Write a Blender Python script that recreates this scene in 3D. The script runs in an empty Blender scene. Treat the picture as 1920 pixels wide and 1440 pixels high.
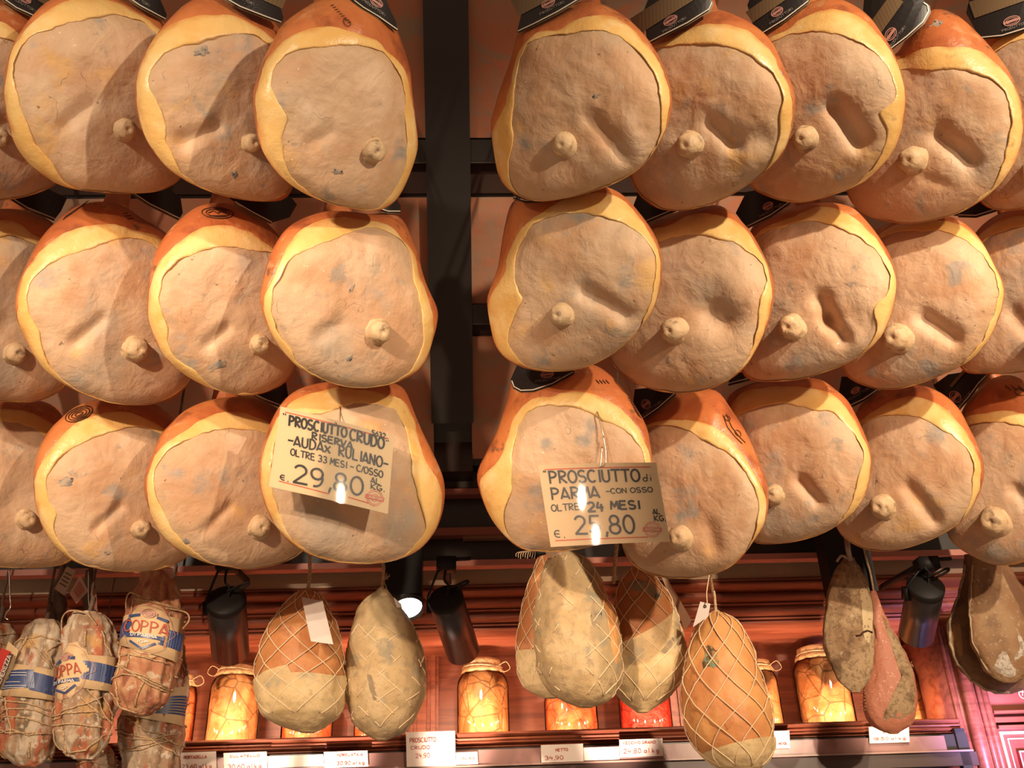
import bpy, bmesh, math, random
import numpy as np
from mathutils import Vector, Matrix, noise

SC = bpy.context.scene
COL = SC.collection
# ------------------------------------------------------------------ camera
F = 1800.0
TILT = math.radians(28.8)
ROLL = math.radians(2.2)
CAM = Vector((0.0, 0.0, 1.6))
FW = Vector((0, math.cos(TILT), math.sin(TILT)))
U0 = Vector((0, -math.sin(TILT), math.cos(TILT)))
R0 = Vector((1, 0, 0))
CR = R0 * math.cos(ROLL) - U0 * math.sin(ROLL)
CU = U0 * math.cos(ROLL) + R0 * math.sin(ROLL)
cd = bpy.data.cameras.new('camera')
cam = bpy.data.objects.new('camera', cd)
COL.objects.link(cam)
mw = Matrix((CR, CU, -FW)).transposed().to_4x4()
mw.translation = CAM
cam.matrix_world = mw
cd.sensor_width = 36.0
cd.lens = F / 1920 * 36.0
cd.clip_start = 0.05
SC.camera = cam
# ------------------------------------------------------------------ world, lights, exposure
SC.view_settings.view_transform = 'Standard'
SC.view_settings.look = 'None'
SC.view_settings.gamma = 1.0
SC.view_settings.use_curve_mapping = False
SC.view_settings.exposure = -0.12
wd = bpy.data.worlds.new('shop')
SC.world = wd
wd.use_nodes = True
wd.node_tree.nodes['Background'].inputs[0].default_value = (1.0, 0.62, 0.40, 1)
wd.node_tree.nodes['Background'].inputs[1].default_value = 0.30

def spot(name, loc, target, power, angle, color, radius=0.05, blend=0.4):
    l = bpy.data.lights.new(name, 'SPOT')
    l.energy = power
    l.spot_size = math.radians(angle)
    l.spot_blend = blend
    l.color = color
    l.shadow_soft_size = radius
    o = bpy.data.objects.new(name, l)
    COL.objects.link(o)
    o.location = loc
    d = Vector(target) - Vector(loc)
    o.rotation_euler = d.to_track_quat('-Z', 'Y').to_euler()
    return o

def aim(px, py, z):
    return CAM + (FW + CR * ((px - 960) / F) + CU * ((720 - py) / F)) * z
spot('ceiling_spot_low_right', (1.35, -0.55, 2.50), aim(230, 720, 1.8), 175, 36, (1.0, 0.80, 0.58), 0.03, 0.9)
spot('ceiling_spot_high_right', (1.55, -0.8, 3.05), aim(1650, 450, 1.85), 355, 41, (1.0, 0.80, 0.58), 0.035, 0.9)
spot('ceiling_spot_left', (-1.45, -0.9, 2.75), aim(270, 620, 1.8), 172, 38, (1.0, 0.80, 0.60), 0.05, 0.8)
spot('shelf_spot_left', (-0.95, -0.35, 2.45), aim(720, 1280, 2.3), 170, 41, (1.0, 0.70, 0.47), 0.03, 0.6)
spot('shelf_spot_right', (1.45, -0.25, 2.45), aim(1450, 1300, 2.3), 155, 44, (1.0, 0.70, 0.47), 0.03, 0.6)
# unseen lamps added below the frame to burn out the price cards: x, power
for cx, pw in ((-0.62, 45), (-0.43, 75), (-0.16, 75), (0.22, 75), (0.62, 50), (0.86, 22)):
    spot('added_rail_spot', (cx - 0.05, 2.05, 1.56), (cx, 2.42, 1.975), pw, 21, (1.0, 0.74, 0.60), 0.02, 0.8)

# ------------------------------------------------------------------ pixel helpers
def ray(px, py):
    return FW + CR * ((px - 960) / F) + CU * ((720 - py) / F)

def PX(px, py, z):
    return CAM + ray(px, py) * z

# wall frame: x along the wall, d away from the camera, z up
WY = math.radians(3.0)
EX = Vector((math.cos(WY), math.sin(WY), 0))
ED = Vector((-math.sin(WY), math.cos(WY), 0))
def WF(x, d, z):
    return EX * x + ED * d + Vector((0, 0, z))
def WP(px, py, d):
    r = ray(px, py)
    t = d / r.dot(ED)
    p = CAM + r * t
    return (p.dot(EX), d, p.z)
def zpx(py, d, px=960):
    return WP(px, py, d)[2]

# ------------------------------------------------------------------ object helpers
def origin_of(o):
    while o.parent:
        o = o.parent
    return Vector(o.location)

def mesh_obj(name, verts, faces, mat, parent=None, smooth=True, loc=None):
    og = origin_of(parent) if parent else (Vector(loc) if loc is not None else None)
    if og is None:
        n = len(verts)
        og = sum((Vector(v) for v in verts), Vector()) / n
    me = bpy.data.meshes.new(name)
    me.from_pydata([tuple(Vector(v) - og) for v in verts], [], faces)
    if smooth:
        me.polygons.foreach_set('use_smooth', [True] * len(me.polygons))
    me.update()
    o = bpy.data.objects.new(name, me)
    COL.objects.link(o)
    if mat:
        me.materials.append(mat)
    if parent:
        o.parent = parent
    else:
        o.location = og
    return o

def thing(name, label, cat, loc, group=None):
    o = bpy.data.objects.new(name, None)
    COL.objects.link(o)
    o.location = loc
    o.empty_display_size = 0.05
    return tag(o, label, cat, group)

def tag(o, label, cat, group=None):
    o['label'] = label
    o['category'] = cat
    if group:
        o['group'] = group
    return o

def structure(o):
    o['kind'] = 'structure'
    return o

class MB:
    """collects several shapes of one part"""
    def __init__(s):
        s.v = []
        s.f = []
    def add(s, v, f):
        b = len(s.v)
        s.v += [Vector(p) for p in v]
        s.f += [tuple(i + b for i in q) for q in f]
    def wbox(s, x0, x1, d0, d1, z0, z1):
        v = [WF(x, d, z) for z in (z0, z1) for d in (d0, d1) for x in (x0, x1)]
        s.add(v, [(0, 2, 3, 1), (4, 5, 7, 6), (0, 1, 5, 4), (2, 6, 7, 3), (0, 4, 6, 2), (1, 3, 7, 5)])
    def box(s, c, ax, ay, az):
        c = Vector(c)
        v = [c + ax * i + ay * j + az * k for k in (-1, 1) for j in (-1, 1) for i in (-1, 1)]
        s.add(v, [(0, 2, 3, 1), (4, 5, 7, 6), (0, 1, 5, 4), (2, 6, 7, 3), (0, 4, 6, 2), (1, 3, 7, 5)])
    def tube(s, pts, r, n=8, cap=True):
        pts = [Vector(p) for p in pts]
        m = len(pts)
        rs = r if isinstance(r, (list, tuple)) else [r] * m
        V = []
        last = None
        for i, p in enumerate(pts):
            t = (pts[min(i + 1, m - 1)] - pts[max(i - 1, 0)])
            if t.length < 1e-9:
                t = Vector((0, 0, 1))
            t.normalize()
            if last is None:
                a = t.orthogonal().normalized()
            else:
                a = last - t * last.dot(t)
                if a.length < 1e-6:
                    a = t.orthogonal()
                a.normalize()
            last = a
            b = t.cross(a)
            for k in range(n):
                an = 2 * math.pi * k / n
                V.append(p + (a * math.cos(an) + b * math.sin(an)) * rs[i])
        Fc = []
        for i in range(m - 1):
            for k in range(n):
                k2 = (k + 1) % n
                Fc.append((i * n + k, i * n + k2, (i + 1) * n + k2, (i + 1) * n + k))
        if cap:
            Fc.append(tuple(range(n))[::-1])
            Fc.append(tuple((m - 1) * n + k for k in range(n)))
        s.add(V, Fc)
    def lathe(s, base, axis, prof, n=28, jig=None):
        axis = Vector(axis).normalized()
        a = axis.orthogonal().normalized()
        b = axis.cross(a)
        V = []
        for (r, h) in prof:
            for k in range(n):
                an = 2 * math.pi * k / n
                rr = r * (jig(an, h) if jig else 1)
                V.append(Vector(base) + axis * h + (a * math.cos(an) + b * math.sin(an)) * rr)
        Fc = []
        for i in range(len(prof) - 1):
            for k in range(n):
                k2 = (k + 1) % n
                Fc.append((i * n + k, i * n + k2, (i + 1) * n + k2, (i + 1) * n + k))
        Fc.append(tuple(range(n))[::-1])
        Fc.append(tuple((len(prof) - 1) * n + k for k in range(n)))
        s.add(V, Fc)
    def ribbon(s, pts, w, M):
        """flat ink stroke: 2-D points, width, map M(x, y) -> world"""
        for i in range(len(pts) - 1):
            (x0, y0), (x1, y1) = pts[i], pts[i + 1]
            L = math.hypot(x1 - x0, y1 - y0)
            if L < 1e-9:
                continue
            nx, ny = -(y1 - y0) / L * w / 2, (x1 - x0) / L * w / 2
            ex, ey = (x1 - x0) / L * w * 0.18, (y1 - y0) / L * w * 0.18
            q = [(x0 + nx - ex, y0 + ny - ey), (x1 + nx + ex, y1 + ny + ey),
                 (x1 - nx + ex, y1 - ny + ey), (x0 - nx - ex, y0 - ny - ey)]
            s.add([M(*p) for p in q], [(0, 1, 2, 3)])
    def build(s, name, mat, parent=None, smooth=False, loc=None):
        return mesh_obj(name, s.v, s.f, mat, parent, smooth, loc)

def subdiv(pts, step):
    out = [pts[0]]
    for a, b in zip(pts[:-1], pts[1:]):
        L = math.hypot(b[0] - a[0], b[1] - a[1])
        n = max(1, int(math.ceil(L / step)))
        for i in range(1, n + 1):
            out.append((a[0] + (b[0] - a[0]) * i / n, a[1] + (b[1] - a[1]) * i / n))
    return out

def bez(pts, n=8):
    """Catmull-Rom through world points"""
    P = [Vector(p) for p in pts]
    if len(P) < 3:
        return P
    out = []
    for i in range(len(P) - 1):
        p0, p1, p2, p3 = P[max(i - 1, 0)], P[i], P[i + 1], P[min(i + 2, len(P) - 1)]
        for k in range(n):
            t = k / n
            out.append(0.5 * ((2 * p1) + (p2 - p0) * t + (2 * p0 - 5 * p1 + 4 * p2 - p3) * t * t + (3 * p1 - p0 - 3 * p2 + p3) * t ** 3))
    out.append(P[-1])
    return out

# ------------------------------------------------------------------ materials
def mat(name, base, rough=0.6, spec=0.4, layers=(), bump=None, metal=0.0, coat=0.0, emit=None, rnd=True):
    m = bpy.data.materials.new(name)
    m.use_nodes = True
    nt = m.node_tree
    N, L = nt.nodes, nt.links
    bs = N['Principled BSDF']
    bs.inputs['Base Color'].default_value = (*base, 1)
    bs.inputs['Roughness'].default_value = rough
    bs.inputs['Specular IOR Level'].default_value = spec
    bs.inputs['Metallic'].default_value = metal
    bs.inputs['Coat Weight'].default_value = coat
    bs.inputs['Coat Roughness'].default_value = 0.12
    if emit:
        bs.inputs['Emission Color'].default_value = (*emit[0], 1)
        bs.inputs['Emission Strength'].default_value = emit[1]
    if not layers and not bump:
        return m
    tc = N.new('ShaderNodeTexCoord')
    vec = tc.outputs['Object']
    if rnd:
        oi = N.new('ShaderNodeObjectInfo')
        mul = N.new('ShaderNodeVectorMath'); mul.operation = 'SCALE'
        cmb = N.new('ShaderNodeCombineXYZ')
        L.new(oi.outputs['Random'], cmb.inputs[0]); L.new(oi.outputs['Random'], cmb.inputs[1])
        cmb.inputs[2].default_value = 0.3
        L.new(cmb.outputs[0], mul.inputs[0]); mul.inputs['Scale'].default_value = 17.0
        ad = N.new('ShaderNodeVectorMath'); ad.operation = 'ADD'
        L.new(vec, ad.inputs[0]); L.new(mul.outputs[0], ad.inputs[1])
        vec = ad.outputs[0]
    cur = None
    for ly in layers:
        kind = ly.get('kind', 'noise')
        v = vec
        if 'stretch' in ly or 'off' in ly:
            mp = N.new('ShaderNodeMapping')
            mp.inputs['Scale'].default_value = ly.get('stretch', (1, 1, 1))
            mp.inputs['Location'].default_value = (ly.get('off', 0),) * 3
            if 'rot' in ly:
                mp.inputs['Rotation'].default_value = ly['rot']
            L.new(v, mp.inputs[0]); v = mp.outputs[0]
        if kind == 'noise':
            t = N.new('ShaderNodeTexNoise')
            t.inputs['Scale'].default_value = ly['scale']
            t.inputs['Detail'].default_value = ly.get('detail', 4)
            t.inputs['Roughness'].default_value = ly.get('nrough', 0.55)
            t.inputs['Distortion'].default_value = ly.get('dist', 0.0)
            out = t.outputs['Fac']
        elif kind == 'voronoi':
            t = N.new('ShaderNodeTexVoronoi')
            t.inputs['Scale'].default_value = ly['scale']
            t.feature = ly.get('feature', 'F1')
            out = t.outputs['Distance']
        elif kind == 'rad':
            t = N.new('ShaderNodeAttribute'); t.attribute_name = 'rad'
            nz = N.new('ShaderNodeTexNoise'); nz.inputs['Scale'].default_value = ly.get('scale', 25); nz.inputs['Detail'].default_value = 4
            L.new(v, nz.inputs['Vector'])
            ma = N.new('ShaderNodeMath'); ma.operation = 'MULTIPLY_ADD'
            ma.inputs[1].default_value = ly.get('jit', 0.5); ma.inputs[2].default_value = -ly.get('jit', 0.5) / 2
            L.new(nz.outputs['Fac'], ma.inputs[0])
            aa = N.new('ShaderNodeMath'); aa.operation = 'ADD'
            L.new(ma.outputs[0], aa.inputs[0]); L.new(t.outputs['Fac'], aa.inputs[1])
            out = aa.outputs[0]
        elif kind == 'wave':
            t = N.new('ShaderNodeTexWave')
            t.inputs['Scale'].default_value = ly['scale']
            t.inputs['Distortion'].default_value = ly.get('dist', 2)
            t.inputs['Detail'].default_value = 3
            t.bands_direction = ly.get('dir', 'X')
            out = t.outputs['Fac']
        if kind != 'rad':
            L.new(v, t.inputs['Vector'])
        mr = N.new('ShaderNodeMapRange')
        mr.interpolation_type = 'SMOOTHSTEP'
        mr.inputs['From Min'].default_value = ly['lo']
        mr.inputs['From Max'].default_value = ly['hi']
        mr.inputs['To Max'].default_value = ly.get('amt', 1.0)
        if ly.get('ridge'):
            sb = N.new('ShaderNodeMath'); sb.operation = 'SUBTRACT'; sb.inputs[1].default_value = 0.5
            ab = N.new('ShaderNodeMath'); ab.operation = 'ABSOLUTE'
            L.new(out, sb.inputs[0]); L.new(sb.outputs[0], ab.inputs[0]); out = ab.outputs[0]
        L.new(out, mr.inputs['Value'])
        fac = mr.outputs[0]
        if 'mask' in ly:
            ms, mlo, mhi = ly['mask']
            t2 = N.new('ShaderNodeTexNoise'); t2.inputs['Scale'].default_value = ms; t2.inputs['Detail'].default_value = 2
            mp2 = N.new('ShaderNodeMapping'); mp2.inputs['Location'].default_value = (13.3, 5.1, 2.2)
            L.new(vec, mp2.inputs[0]); L.new(mp2.outputs[0], t2.inputs['Vector'])
            mr2 = N.new('ShaderNodeMapRange'); mr2.inputs['From Min'].default_value = mlo; mr2.inputs['From Max'].default_value = mhi
            L.new(t2.outputs['Fac'], mr2.inputs['Value'])
            mm = N.new('ShaderNodeMath'); mm.operation = 'MULTIPLY'
            L.new(fac, mm.inputs[0]); L.new(mr2.outputs[0], mm.inputs[1]); fac = mm.outputs[0]
        mx = N.new('ShaderNodeMix'); mx.data_type = 'RGBA'
        L.new(fac, mx.inputs['Factor'])
        if cur is None:
            mx.inputs[6].default_value = (*base, 1)
        else:
            L.new(cur, mx.inputs[6])
        mx.inputs[7].default_value = (*ly['color'], 1)
        cur = mx.outputs[2]
    if cur is not None:
        L.new(cur, bs.inputs['Base Color'])
    if bump:
        prev = None
        for (sc, st, ds) in bump:
            t = N.new('ShaderNodeTexNoise')
            t.inputs['Scale'].default_value = sc
            t.inputs['Detail'].default_value = 5
            t.inputs['Distortion'].default_value = ds
            L.new(vec, t.inputs['Vector'])
            b = N.new('ShaderNodeBump')
            b.inputs['Strength'].default_value = st
            b.inputs['Distance'].default_value = 1.0 / sc * 0.6
            L.new(t.outputs['Fac'], b.inputs['Height'])
            if prev:
                L.new(prev, b.inputs['Normal'])
            prev = b.outputs[0]
        L.new(prev, bs.inputs['Normal'])
    return m

def clear_mat(name, tint=(1, 1, 1), gloss=0.06, rough=0.06, fres=0.5):
    m = bpy.data.materials.new(name)
    m.use_nodes = True
    nt = m.node_tree
    N, L = nt.nodes, nt.links
    N.remove(N['Principled BSDF'])
    tr = N.new('ShaderNodeBsdfTransparent'); tr.inputs[0].default_value = (*tint, 1)
    gl = N.new('ShaderNodeBsdfGlossy'); gl.inputs['Roughness'].default_value = rough
    lw = N.new('ShaderNodeFresnel'); lw.inputs['IOR'].default_value = 1.45
    mx = N.new('ShaderNodeMixShader')
    L.new(lw.outputs[0], mx.inputs[0])
    L.new(tr.outputs[0], mx.inputs[1]); L.new(gl.outputs[0], mx.inputs[2])
    L.new(mx.outputs[0], N['Material Output'].inputs[0])
    return m

MEAT = mat('cured_meat_face', (0.61, 0.425, 0.275), 0.60, 0.35, layers=[
    dict(scale=9, lo=0.42, hi=0.62, color=(0.55, 0.33, 0.19), amt=1.0),
    dict(scale=6, lo=0.50, hi=0.70, color=(0.42, 0.345, 0.265), off=3.1, amt=0.95),
    dict(scale=14, lo=0.54, hi=0.70, color=(0.69, 0.51, 0.355), off=7.7, amt=0.7, stretch=(1, 1, 0.35)),
    dict(kind='rad', scale=18, jit=0.5, lo=0.80, hi=1.08, color=(0.50, 0.35, 0.20), amt=0.65),
    dict(scale=13, lo=0.58, hi=0.72, color=(0.32, 0.31, 0.28), off=1.7, amt=0.85, detail=6),
    dict(scale=16, lo=0.61, hi=0.72, color=(0.25, 0.25, 0.22), off=5.2, amt=0.65, detail=6, nrough=0.65),
    dict(scale=11, lo=0.60, hi=0.73, color=(0.70, 0.42, 0.14), off=9.4, amt=0.65),
    dict(scale=11, lo=0.006, hi=0.0, color=(0.20, 0.12, 0.07), off=6.6, amt=0.7, detail=3, ridge=True, mask=(14, .58, .66)),
    dict(scale=90, lo=0.70, hi=0.78, color=(0.16, 0.11, 0.07), off=2.2, amt=0.75, detail=2),
    dict(scale=140, lo=0.72, hi=0.77, color=(0.85, 0.74, 0.60), off=4.4, amt=0.8, detail=2),
], bump=[(20, 0.16, 0.9), (70, 0.16, 0.6), (150, 0.12, 0.3)])
FAT = mat('yellow_fat', (0.80, 0.54, 0.205), 0.34, 0.5, layers=[
    dict(scale=12, lo=0.42, hi=0.64, color=(0.74, 0.43, 0.125), amt=0.8),
    dict(scale=16, lo=0.50, hi=0.70, color=(0.84, 0.63, 0.31), off=4.0, amt=0.8),
    dict(kind='rad', scale=22, jit=0.9, lo=0.80, hi=1.15, color=(0.62, 0.25, 0.065), amt=0.8),
    dict(kind='rad', scale=22, jit=0.7, lo=0.06, hi=-0.25, color=(0.52, 0.34, 0.15), amt=0.6),
    dict(scale=30, lo=0.66, hi=0.76, color=(0.40, 0.24, 0.10), off=8.0, amt=0.5),
], bump=[(45, 0.15, 0.3), (240, 0.22, 0)])
SKIN = mat('orange_ham_skin', (0.47, 0.135, 0.045), 0.38, 0.45, layers=[
    dict(scale=10, lo=0.40, hi=0.66, color=(0.60, 0.21, 0.065), amt=0.9),
    dict(scale=17, lo=0.52, hi=0.72, color=(0.25, 0.065, 0.028), off=3.0, amt=0.8),
    dict(scale=26, lo=0.60, hi=0.72, color=(0.62, 0.33, 0.16), off=5.0, amt=0.6),
    dict(scale=24, lo=0.64, hi=0.73, color=(0.09, 0.065, 0.045), off=6.0, amt=0.75),
], bump=[(60, 0.22, 0.3), (260, 0.2, 0)])
BONE = mat('bone_knob', (0.60, 0.43, 0.25), 0.55, 0.4, layers=[
    dict(scale=30, lo=0.45, hi=0.65, color=(0.58, 0.42, 0.25)),
    dict(scale=45, lo=0.56, hi=0.70, color=(0.22, 0.15, 0.09), off=2, amt=0.8),
    dict(scale=40, lo=0.60, hi=0.70, color=(0.74, 0.58, 0.36), off=5, amt=0.8),
], bump=[(70, 0.4, 0.4)])
ROPE = mat('natural_twine', (0.60, 0.43, 0.255), 0.85, 0.1, layers=[dict(scale=250, lo=0.4, hi=0.65, color=(0.36, 0.24, 0.13))], bump=[(600, 0.4, 0)])
NETM = mat('cream_net_cord', (0.78, 0.62, 0.40), 0.8, 0.2)
INK = mat('brand_burn', (0.06, 0.025, 0.012), 0.7, 0.2)
BLACKP = mat('black_label_paper', (0.016, 0.014, 0.014), 0.38, 0.5)
SILVER = mat('silver_print', (0.66, 0.60, 0.50), 0.35, 0.5)
GOLDP = mat('bronze_print', (0.17, 0.115, 0.06), 0.45, 0.5)
PINKP = mat('pink_print', (0.50, 0.26, 0.22), 0.5, 0.3)
GREYP = mat('grey_print', (0.20, 0.18, 0.17), 0.5, 0.3)
# ------------------------------------------------------------------ room shell behind the hams
PANELM = mat('painted_panel', (0.510, 0.264, 0.162), 0.6, 0.2, rnd=False, layers=[
    dict(scale=5, lo=0.42, hi=0.62, color=(0.578, 0.230, 0.128), dist=2.0, stretch=(1, 0.5, 1)),
    dict(scale=4, lo=0.50, hi=0.66, color=(0.408, 0.289, 0.196), dist=3.0, off=4, stretch=(0.6, 1, 1)),
    dict(scale=12, lo=0.58, hi=0.72, color=(0.680, 0.221, 0.119), dist=2.0, off=8, amt=0.7),
    dict(scale=14, lo=0.58, hi=0.70, color=(0.357, 0.289, 0.238), dist=3.0, off=2, amt=0.7)], bump=[(40, 0.1, 0)])
DARKM = mat('dark_lacquered_beam', (0.030, 0.027, 0.025), 0.38, 0.5, rnd=False)
EDGEM = mat('reddish_beam_edge', (0.30, 0.105, 0.07), 0.5, 0.3, rnd=False)
STRIPM = mat('taupe_wall_strip', (0.60, 0.44, 0.31), 0.6, 0.3, rnd=False, layers=[dict(scale=4, lo=.4, hi=.6, color=(0.52, 0.38, 0.26))])
WOODM = mat('mahogany', (0.25, 0.070, 0.033), 0.42, 0.4, rnd=False, layers=[
    dict(scale=7, lo=0.38, hi=0.66, color=(0.15, 0.036, 0.016), stretch=(0.35, 3, 6), dist=1.0),
    dict(scale=20, lo=0.55, hi=0.72, color=(0.27, 0.085, 0.036), stretch=(0.2, 2, 5), off=3, amt=0.7)], bump=[(60, 0.05, 0)])
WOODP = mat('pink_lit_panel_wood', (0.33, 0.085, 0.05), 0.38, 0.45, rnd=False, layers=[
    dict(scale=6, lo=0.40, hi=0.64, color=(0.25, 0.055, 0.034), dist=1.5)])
INLAY = mat('cream_inlay', (0.75, 0.50, 0.30), 0.5, 0.3)

# sloped ceiling: through two points, level along the wall
S0, S1 = PX(836, 0, 2.25), PX(840, 860, 2.47)
SLD = (S0 - S1) - EX * (S0 - S1).dot(EX)
SLD.normalize()                     # up the slope
SN = EX.cross(SLD).normalized()
if SN.dot(CAM - S0) < 0:
    SN = -SN                        # towards the room
def SP(px, py, off=0.0):
    r = ray(px, py)
    t = (S0 + SN * off - CAM).dot(SN) / r.dot(SN)
    return CAM + r * t
def sl_xy(px, py, off=0.0):
    q = SP(px, py, off) - S0
    return q.dot(EX), q.dot(SLD)
def sl_box(mb, x0, x1, y0, y1, h0, h1):
    v = [S0 + EX * x + SLD * y + SN * h for h in (h0, h1) for y in (y0, y1) for x in (x0, x1)]
    mb.add(v, [(0, 2, 3, 1), (4, 5, 7, 6), (0, 1, 5, 4), (2, 6, 7, 3), (0, 4, 6, 2), (1, 3, 7, 5)])

mb = MB()
yb = sl_xy(840, 880)[1]
sl_box(mb, -1.9, 1.9, yb, 1.1, -0.06, -0.03)
ceil_o = structure(mb.build('ceiling', DARKM))
bm_x0, bm_x1 = sl_xy(793, 0)[0], sl_xy(878, 0)[0]
for (ya, yc) in ((-420, -40), (-20, 258), (370, 570), (632, 862)):
    for (xa, xb) in ((-1.9, bm_x0 + 0.004), (bm_x1 - 0.004, 1.9)):
        m2 = MB()
        sl_box(m2, xa, xb, sl_xy(880, yc)[1], sl_xy(880, ya)[1], -0.03, -0.008)
        m2.build('painted_panel', PANELM, ceil_o)
# long post down the slope and the rails the hams hang from
mb = MB()
sl_box(mb, bm_x0, bm_x1, sl_xy(840, 790)[1], 1.1, -0.03, 0.02)
structure(mb.build('trim_1', DARKM))
k = 2
RAILS = {}
for row, (ya, yc) in enumerate(((-250, -180), (262, 303), (572, 606))):
    mb = MB()
    y1, y0 = sl_xy(840, ya, 0.01)[1], sl_xy(840, yc, 0.01)[1]
    sl_box(mb, -1.9, 1.9, y0, y1, -0.03, 0.014)
    structure(mb.build('trim_%d' % k, DARKM)); k += 1
    mb = MB()
    sl_box(mb, -1.9, 1.9, y0 - 0.004, y0 - 0.0005, -0.03, 0.013)
    structure(mb.build('trim_%d' % k, mat('rail_edge', (0.09, 0.07, 0.062), 0.3, 0.6))); k += 1
    mb = MB()
    sl_box(mb, -1.9, 1.9, y0 - 0.075, y0 - 0.004, -0.03, -0.02)
    structure(mb.build('trim_%d' % k, EDGEM if False else mat('rail_recess', (0.055, 0.028, 0.020), 0.5, 0.3))); k += 1

# lower end of the post, fascia and the rails below the slope
D_F = 2.33
mb = MB(); mb.wbox(WP(800, 840, D_F - .07)[0], WP(886, 840, D_F - .07)[0], D_F - 0.07, D_F, zpx(884, D_F - .07, 840), zpx(788, D_F - .07, 840))
structure(mb.build('trim_%d' % k, mat('post_end', (0.045, 0.026, 0.02), 0.4, 0.4))); k += 1
mb = MB(); mb.wbox(-1.9, 1.9, D_F, D_F + 0.03, zpx(1056, D_F), zpx(850, D_F) + 0.1)
structure(mb.build('wall_upper', DARKM)); 
mb = MB(); mb.wbox(-1.9, 1.9, D_F - 0.004, D_F, zpx(914, D_F), zpx(885, D_F))
structure(mb.build('trim_%d' % k, mat('grey_ledge', (0.075, 0.070, 0.062), 0.5, 0.4))); k += 1
for (ya, yc, m_) in ((914, 925, EDGEM), (987, 1001, EDGEM), (1048, 1059, mat('pink_rail', (0.50, 0.22, 0.17), 0.5, 0.3))):
    mb = MB(); mb.wbox(-1.9, 1.9, D_F - 0.03, D_F, zpx(yc, D_F - .03), zpx(ya, D_F - .03))
    structure(mb.build('trim_%d' % k, m_)); k += 1
mb = MB(); mb.wbox(WP(868, 1000, D_F - .02)[0], 1.9, D_F - 0.02, D_F, zpx(1008, D_F - .02), zpx(1001, D_F - .02))
structure(mb.build('trim_%d' % k, mat('tan_batten', (0.33, 0.20, 0.13), 0.6, 0.3))); k += 1
D_S = 2.40
mb = MB(); mb.wbox(-1.95, 1.95, D_S, D_S + 0.03, zpx(1105, D_S), zpx(1040, D_S) + .05)
structure(mb.build('wall_front', STRIPM))

# cornice profile swept along the wall
def sweep(name, prof, x0, x1, m_):
    V = [WF(x, d, z) for x in (x0, x1) for (d, z) in prof]
    n = len(prof)
    Fc = [(i, i + 1, n + i + 1, n + i) for i in range(n - 1)]
    return structure(mesh_obj(name, V, Fc, m_, smooth=False))
def mould(pts, D0, bump, n=6):
    """pts: (y pixel, depth offset); each step gets a rounded nose"""
    prof = []
    for (ya, da), (yc, dc) in zip(pts[:-1], pts[1:]):
        za, zc = zpx(ya, D0 + da), zpx(yc, D0 + dc)
        for i in range(n + 1):
            t = i / n
            prof.append((D0 + da + (dc - da) * t ** 3 - bump * math.sin(math.pi * min(1, t * 1.05)) ** 0.7 * (1 if t < .97 else 0), za + (zc - za) * t))
    return prof
x_pil0, x_pil1 = WP(1786, 1262, 2.40)[0], WP(1858, 1262, 2.40)[0]
prof = mould([(1094, 0.0), (1100, 0.0), (1120, 0.03), (1141, 0.05), (1147, 0.055), (1168, 0.08), (1174, 0.082), (1190, 0.11)], 2.40, 0.005)
sweep('trim_%d' % k, prof + [(2.78, prof[-1][1])], -1.95, 1.95, WOODM); k += 1
ZS = zpx(1371, 2.43)          # shelf top
D_N = 2.74                    # back of the niche
for i in range(24):               # small shelf lamps behind the front moulding
    p_ = WF(-1.18 + 0.10 * i, 2.465, ZS + 0.014)
    spot('niche_lamp', p_, p_ + ED * 1.0 + Vector((0, 0, 0.38)), 1.9, 150, (1.0, 0.60, 0.36), 0.006, 0.5)
mb = MB(); mb.wbox(-1.95, x_pil1 + .3, D_N, D_N + 0.02, ZS - 0.02, zpx(1150, D_N) + 0.05)
structure(mb.build('wall_back', WOODM))
for px in (792, 1276):        # flat pilaster strips in the niche
    mb = MB()
    xc = WP(px, 1300, D_N)[0]
    for (o, w, t) in ((0, 0.045, 0.012), (-0.03, 0.006, 0.02), (0.03, 0.006, 0.02), (0.0, 0.012, 0.018)):
        mb.wbox(xc + o - w, xc + o + w, D_N - t, D_N, ZS, zpx(1150, D_N))
    structure(mb.build('trim_%d' % k, WOODM)); k += 1
prof = mould([(1371, 0.0), (1381, 0.006), (1388, 0.004), (1396, 0.010), (1403, 0.014)], 2.43, 0.006)
sweep('trim_%d' % k, [(D_N, ZS)] + prof, -1.95, x_pil0, WOODM); k += 1
# price rail under the shelf
D_R = 2.415
RAILM = mat('pale_price_rail', (0.30, 0.17, 0.15), 0.22, 0.5, rnd=False, layers=[dict(scale=14, lo=.5, hi=.7, color=(0.22, 0.11, 0.10))])
x_r1 = WP(1770, 1380, D_R)[0]
mb = MB(); mb.wbox(-1.95, x_r1, D_R, D_R + .012, zpx(1432, D_R), zpx(1404, D_R))
structure(mb.build('trim_%d' % k, RAILM)); k += 1
mb = MB(); mb.wbox(-1.95, x_pil0 + .01, D_R + 0.012, D_R + .03, zpx(1436, D_R), zpx(1400, D_R))
structure(mb.build('trim_%d' % k, DARKM)); k += 1
mb = MB(); mb.wbox(-1.95, x_pil0 + .01, D_R - 0.004, D_R + .02, zpx(1435.5, D_R), zpx(1432.5, D_R))
structure(mb.build('trim_%d' % k, mat('rail_lip', (0.34, 0.22, 0.18), 0.3, 0.5))); k += 1
mb = MB(); mb.wbox(-1.95, x_pil0 + .02, D_R + 0.005, D_R + .02, zpx(1462, D_R), zpx(1436, D_R))
structure(mb.build('trim_%d' % k, mat('dark_brown_board', (0.06, 0.035, 0.03), 0.4, 0.4))); k += 1
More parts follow.
